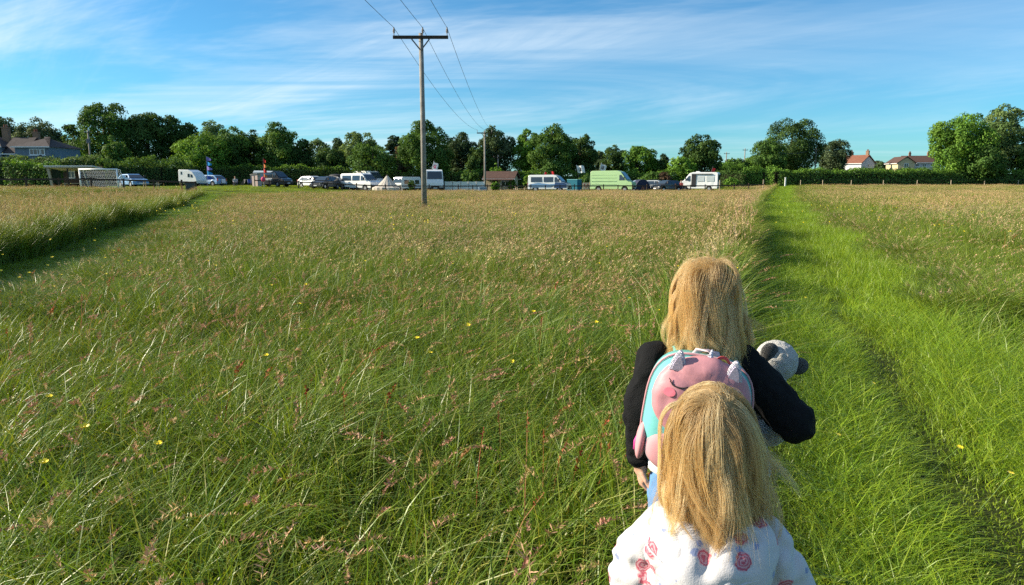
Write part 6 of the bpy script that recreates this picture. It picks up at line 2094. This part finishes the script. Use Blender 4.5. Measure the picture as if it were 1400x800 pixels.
def younger():
    p = empty('person', Yg, HEADING, 'smaller blond child in white rose print hoodie walking nearest to us', 'person', 'children walking along the path')
    hc, hr = (-0.008, 0.0, 0.938), (0.069, 0.086, 0.098)
    b = MB()
    head_shape(b, hc, hr)
    limb(b, [(-0.005, -0.004, 0.90), (0, -0.008, 0.76)], [0.040, 0.048])
    limb(b, [(0, 0, 0.750), (0, 0, 0.66), (0, 0, 0.56), (0, 0, 0.48)], [(0.095, 0.062), (0.100, 0.074), (0.092, 0.072), (0.098, 0.078)], 20)
    for s in (-1, 1):
        limb(b, [(s * 0.098, 0, 0.738), (s * 0.150, 0.0, 0.61), (s * 0.155, 0.05, 0.52)], [0.038, 0.032, 0.023])
        hand(b, (s * 0.155, 0.052, 0.515), (0, 0.25, -1.0), (-s, 0.2, 0), 0.11, 0.5, s)
        fy = -0.06 * s
        limb(b, [(s * 0.050, 0, 0.46), (s * 0.052, 0.03 + fy * 0.6, 0.27), (s * 0.052, fy, 0.07)], [0.060, 0.042, 0.030])
        b.ball((s * 0.052, fy + 0.03, 0.04), (0.030, 0.068, 0.028), 12)
    solid(b, 'body', M_SKIN2, p, 0.0056, 3)
    eyes(p, hc, hr)
    c = MB()
    limb(c, [(0, 0.0, 0.785), (0, 0, 0.748), (0, 0, 0.67), (0, 0, 0.56), (0, 0, 0.47)], [(0.070, 0.060), (0.112, 0.080), (0.132, 0.096), (0.138, 0.104), (0.136, 0.102)], 26)
    for s in (-1, 1):
        limb(c, [(s * 0.098, 0, 0.735), (s * 0.136, 0, 0.675), (s * 0.158, 0.005, 0.61), (s * 0.160, 0.05, 0.52)], [0.046, 0.050, 0.050, 0.042], 16)
    solid(c, 'hoodie', M_FLORAL, p, 0.0055, 5, disp=[(0.016, 0.07, 0), (0.011, 0.06, -9)])
    # hood lying on the back: a soft roll round the neck that widens into a pouch behind
    hb = bmesh.new()
    na, nb = 72, 26
    grid = []
    for i in range(na + 1):
        a = R(-250) + R(320) * i / na           # from right front round the back to left front
        sx, sy = math.cos(a), math.sin(a)
        backw = max(0.0, -sy)
        fold = 0.0020 * math.sin(a * 7) + 0.0018 * math.sin(a * 13 + 1.3)
        row = []
        for j in range(nb + 1):
            v = j / nb
            # profile: inner collar, over the rim, down the outside, tucked under
            ang = math.pi * (1.18 - 1.42 * v)
            rin = 0.058 + 0.020 * backw
            wdt = 0.026 + 0.042 * backw ** 1.3
            hgt = 0.022 + 0.014 * backw
            rr = rin + wdt * (1 + math.cos(ang)) * 0.62
            z = 0.772 + hgt * math.sin(ang) - 0.082 * backw ** 2 * v ** 1.4 - 0.020 * v + 0.012 * backw * (1 - v)
            rr += fold * (0.5 + 1.4 * v) + 0.003 * math.sin(9 * v + 3 * a)
            z += 0.004 * math.sin(a * 7 + 6 * v)
            pinch = math.exp(-((a - R(-90)) / 0.16) ** 2)
            z -= 0.016 * pinch * v; rr -= 0.010 * pinch
            row.append(hb.verts.new((rr * sx * 1.12, rr * sy * 0.98 - 0.004, z)))
        grid.append(row)
    for i in range(na):
        for j in range(nb):
            hb.faces.new((grid[i][j], grid[i + 1][j], grid[i + 1][j + 1], grid[i][j + 1]))
    HG = [[tuple(v_.co) for v_ in r_] for r_ in grid]
    mb = MB(); mb.bm.free(); mb.bm = hb
    ho = mb.build('hood', M_FLORAL, p, smooth=True)
    seam = fabric('white_thread', (0.60, 0.58, 0.58))
    for pts_ in ([gr_[int(nb * 0.30)] for gr_ in HG], [gr_[int(nb * 0.82)] for gr_ in HG]):
        MB().tube([(q_[0] * 1.012, q_[1] * 1.012 - 0.002, q_[2] + 0.004) for q_ in pts_], 0.0022, 6).build('hood_seam', seam, ho, smooth=True)
    sl = ho.modifiers.new('thick', 'SOLIDIFY'); sl.thickness = 0.004; sl.offset = 1
    ss = ho.modifiers.new('smooth', 'SUBSURF'); ss.levels = 1; ss.render_levels = 1
    hd = bpy.data.textures.new('hood_folds', 'MARBLE'); hd.noise_scale = 0.08; hd.turbulence = 8
    dd_ = ho.modifiers.new('folds', 'DISPLACE'); dd_.texture = hd; dd_.strength = 0.010; dd_.mid_level = 0.5; dd_.texture_coords = 'LOCAL'
    j = MB()
    limb(j, [(0, 0, 0.55), (0, 0, 0.48), (0, 0, 0.44)], [(0.100, 0.080), (0.104, 0.084), (0.100, 0.08)], 20)
    for s in (-1, 1):
        fy = -0.06 * s
        limb(j, [(s * 0.051, 0, 0.46), (s * 0.054, 0.03 + fy * 0.6, 0.27), (s * 0.054, fy, 0.085)], [0.064, 0.047, 0.037])
    solid(j, 'leggings', M_LEGGING, p, 0.006, 4)
    for s in (-1, 1):
        MB().ball((s * 0.054, -0.06 * s + 0.032, 0.04), (0.039, 0.086, 0.038), 14).box((s * 0.054, -0.06 * s + 0.032, 0.011), (0.068, 0.168, 0.02)).build('shoe', M_SHOE, p, smooth=True)
    hb2 = MB().ball((hc[0], hc[1] - 0.006, hc[2] + 0.012), (hr[0] + 0.003, hr[1] + 0.001, hr[2]), 24)
    bmesh.ops.delete(hb2.bm, geom=[v for v in hb2.bm.verts if v.co.y > hc[1] + 0.045 and v.co.z < hc[2] + 0.045], context='VERTS')
    hb2.build('hair_base', M_HAIR_BASE, p, smooth=True)
    col = [(hc, hr, 1.0), ((0, -0.008, 0.765), (0.090, 0.092, 0.040), 0.5), ((0, 0, 0.66), (0.160, 0.112, 0.095), 0.5)]
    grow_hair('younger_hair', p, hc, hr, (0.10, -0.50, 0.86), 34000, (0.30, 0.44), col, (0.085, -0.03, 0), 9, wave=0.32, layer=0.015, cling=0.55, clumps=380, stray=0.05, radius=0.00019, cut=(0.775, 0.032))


younger()


# ---- campers far off ----------------------------------------------
def camper(px, Y, seated, top_c, leg_c, label, rz=0.0, z=0.0):
    x = gx(px, Y); p = empty('person', (x, Y, float(zt(x, Y)) + z), rz, label, 'person', 'campers among the vehicles')
    sk = M_SKIN
    b = MB()
    o = 0.45 - 0.9 if seated else 0.0
    hip = 0.48 if seated else 0.92
    head_shape(b, (0, 0.02, hip + 0.68), (0.075, 0.095, 0.115))
    limb(b, [(0, 0, hip + 0.58), (0, 0, hip + 0.46)], [0.05, 0.06])
    limb(b, [(0, 0, hip + 0.45), (0, 0, hip + 0.2), (0, 0, hip)], [(0.17, 0.10), (0.15, 0.10), (0.16, 0.12)])
    for s in (-1, 1):
        limb(b, [(s * 0.20, 0, hip + 0.42), (s * 0.25, 0.05, hip + 0.16), (s * 0.18, 0.25, hip + 0.10)], [0.05, 0.042, 0.03])
        hand(b, (s * 0.18, 0.26, hip + 0.10), (-s * 0.3, 1, -0.1), (0, 0, -1), 0.17, 0.4, s)
        if seated:
            limb(b, [(s * 0.09, 0, hip), (s * 0.11, 0.42, hip + 0.02), (s * 0.11, 0.45, 0.08)], [0.08, 0.06, 0.045])
            b.ball((s * 0.11, 0.52, 0.05), (0.045, 0.12, 0.045), 10)
        else:
            limb(b, [(s * 0.09, 0, hip), (s * 0.10, 0.02, 0.48), (s * 0.10, 0, 0.09)], [0.085, 0.06, 0.045])
            b.ball((s * 0.10, 0.06, 0.05), (0.045, 0.12, 0.045), 10)
    solid(b, 'body', sk, p, 0.016, 2)
    t = MB()
    limb(t, [(0, 0, hip + 0.48), (0, 0, hip + 0.42), (0, 0, hip + 0.2), (0, 0, hip - 0.04)], [(0.08, 0.07), (0.20, 0.125), (0.18, 0.13), (0.185, 0.145)])
    for s in (-1, 1):
        limb(t, [(s * 0.20, 0, hip + 0.42), (s * 0.25, 0.05, hip + 0.16), (s * 0.20, 0.18, hip + 0.11)], [0.065, 0.056, 0.048])
    solid(t, 'jumper', top_c, p, 0.018, 2)
    l = MB()
    for s in (-1, 1):
        if seated:
            limb(l, [(s * 0.09, 0, hip), (s * 0.11, 0.42, hip + 0.02), (s * 0.11, 0.45, 0.12)], [0.095, 0.072, 0.058])
        else:
            limb(l, [(s * 0.09, 0, hip), (s * 0.10, 0.02, 0.48), (s * 0.10, 0, 0.12)], [0.10, 0.072, 0.058])
    solid(l, 'trousers', leg_c, p, 0.018, 2)
    h = MB().ball((0, -0.005, hip + 0.715), (0.085, 0.098, 0.105), 14)
    bmesh.ops.delete(h.bm, geom=[v for v in h.bm.verts if v.co.y > 0.055 and v.co.z < hip + 0.74], context='VERTS')
    h.build('hair', mat('brown_hair', (0.06, 0.04, 0.025), 0.7), p, smooth=True)


camper(322.5, 90.5, True, fabric('grey_jumper', (0.34, 0.36, 0.38)), fabric('dark_trousers', (0.04, 0.045, 0.06)), 'camper in grey top seated on a folding chair left of the awning', R(-160))
camper(931, 91.5, False, fabric('maroon_jumper', (0.16, 0.03, 0.03)), fabric('navy_trousers', (0.03, 0.035, 0.07)), 'camper in dark red top standing at the front of the white campervan', R(140), -0.25)


# ------------------------------------------------------------------ buttercups
M_PETAL = mat('buttercup_petal', (0.80, 0.62, 0.02), 0.3, 0.5)
M_STALK = mat('flower_stalk', (0.13, 0.22, 0.04), 0.6, 0.3)


def flower_geo(h):
    pm = MB()
    for i in range(5):
        a = 2 * math.pi * i / 5
        u = Vector((math.cos(a), math.sin(a), 0)); v = Vector((-u.y, u.x, 0))
        zz = Vector((0, 0, h))
        q = [zz + u * 0.001, zz + u * 0.007 + v * 0.0075 + Vector((0, 0, 0.004)), zz + u * 0.0145 + v * 0.005 + Vector((0, 0, 0.0085)), zz + u * 0.0145 - v * 0.005 + Vector((0, 0, 0.0085)), zz + u * 0.007 - v * 0.0075 + Vector((0, 0, 0.004))]
        pm.poly(q)
    pm.ball((0, 0, h + 0.003), (0.004, 0.004, 0.003), 8)
    return pm


def buttercups():
    rng = np.random.default_rng(77)
    protos = []
    P = field_points(rng, [(2.3, 4.5, 5.0), (4.5, 9, 3.6), (9, 16, 1.2)])
    u, v, on_r, on_l, ok = zones(P)
    cl = vnoise(P[:, 0], P[:, 1], 0.8, 41)
    k_ = ok & (rng.uniform(0, 1, len(P)) < np.where(on_r, 0.35, np.clip(0.25 + 0.6 * cl, 0.08, 0.9)))
    P, on_r = P[k_][:260], on_r[k_][:260]
    for i in range(3):
        t = empty('buttercup', (0, 0, -50), 0)
        flower_geo(0.55).build('flower', M_PETAL, t)
        MB().tube([(-0.10 - 0.02 * i, 0, 0), (-0.05, 0.01 * i, 0.25), (0, 0, 0.55)], 0.0014, 5).build('stalk', M_STALK, t)
        protos.append(t)
    for i, (x, y) in enumerate(P):
        t = protos[i] if i < 3 else copy_tree(protos[i % 3])
        s = (0.35 if on_r[i] else rng.uniform(0.95, 1.22))
        t.location = (x, y, float(zt(x, y)))
        t.scale = (1.0, 1.0, s)
        t.rotation_euler = (rng.normal(0.22, 0.12), rng.normal(0.10, 0.12), rng.uniform(0, 6.28) * 0.1)
        tag(t, 'small yellow buttercup flower standing in the grass of the field', 'flower', 'buttercups scattered through the grass')
    # the far ones
    Q = field_points(rng, [(12, 40, 1.1), (40, 60, 0.4)])
    u, v, on_r, on_l, ok = zones(Q)
    k_ = ok & (rng.uniform(0, 1, len(Q)) < np.clip(0.2 + 0.7 * vnoise(Q[:, 0], Q[:, 1], 0.5, 42), 0.03, 0.9))
    Q = Q[k_]; n = len(Q)
    a = rng.uniform(0, 6.28, (n, 1, 1)); f = np.array([[-1, -1], [1, -1], [1, 1], [-1, 1]])[None] * 0.014
    V = np.empty((n, 4, 3)); V[:, :, :2] = Q[:, None] + f; V[:, :, 2] = (zt(Q[:, 0], Q[:, 1]) + rng.uniform(0.40, 0.58, n))[:, None] + f[:, :, 1] * 0.8
    tag(link('far_buttercups', npmesh('far_buttercups', V.reshape(-1, 3), np.arange(4 * n).reshape(-1, 4), M_PETAL)), 'tiny yellow dots of buttercups far out in the meadow', 'flowers', kind='stuff')


buttercups()
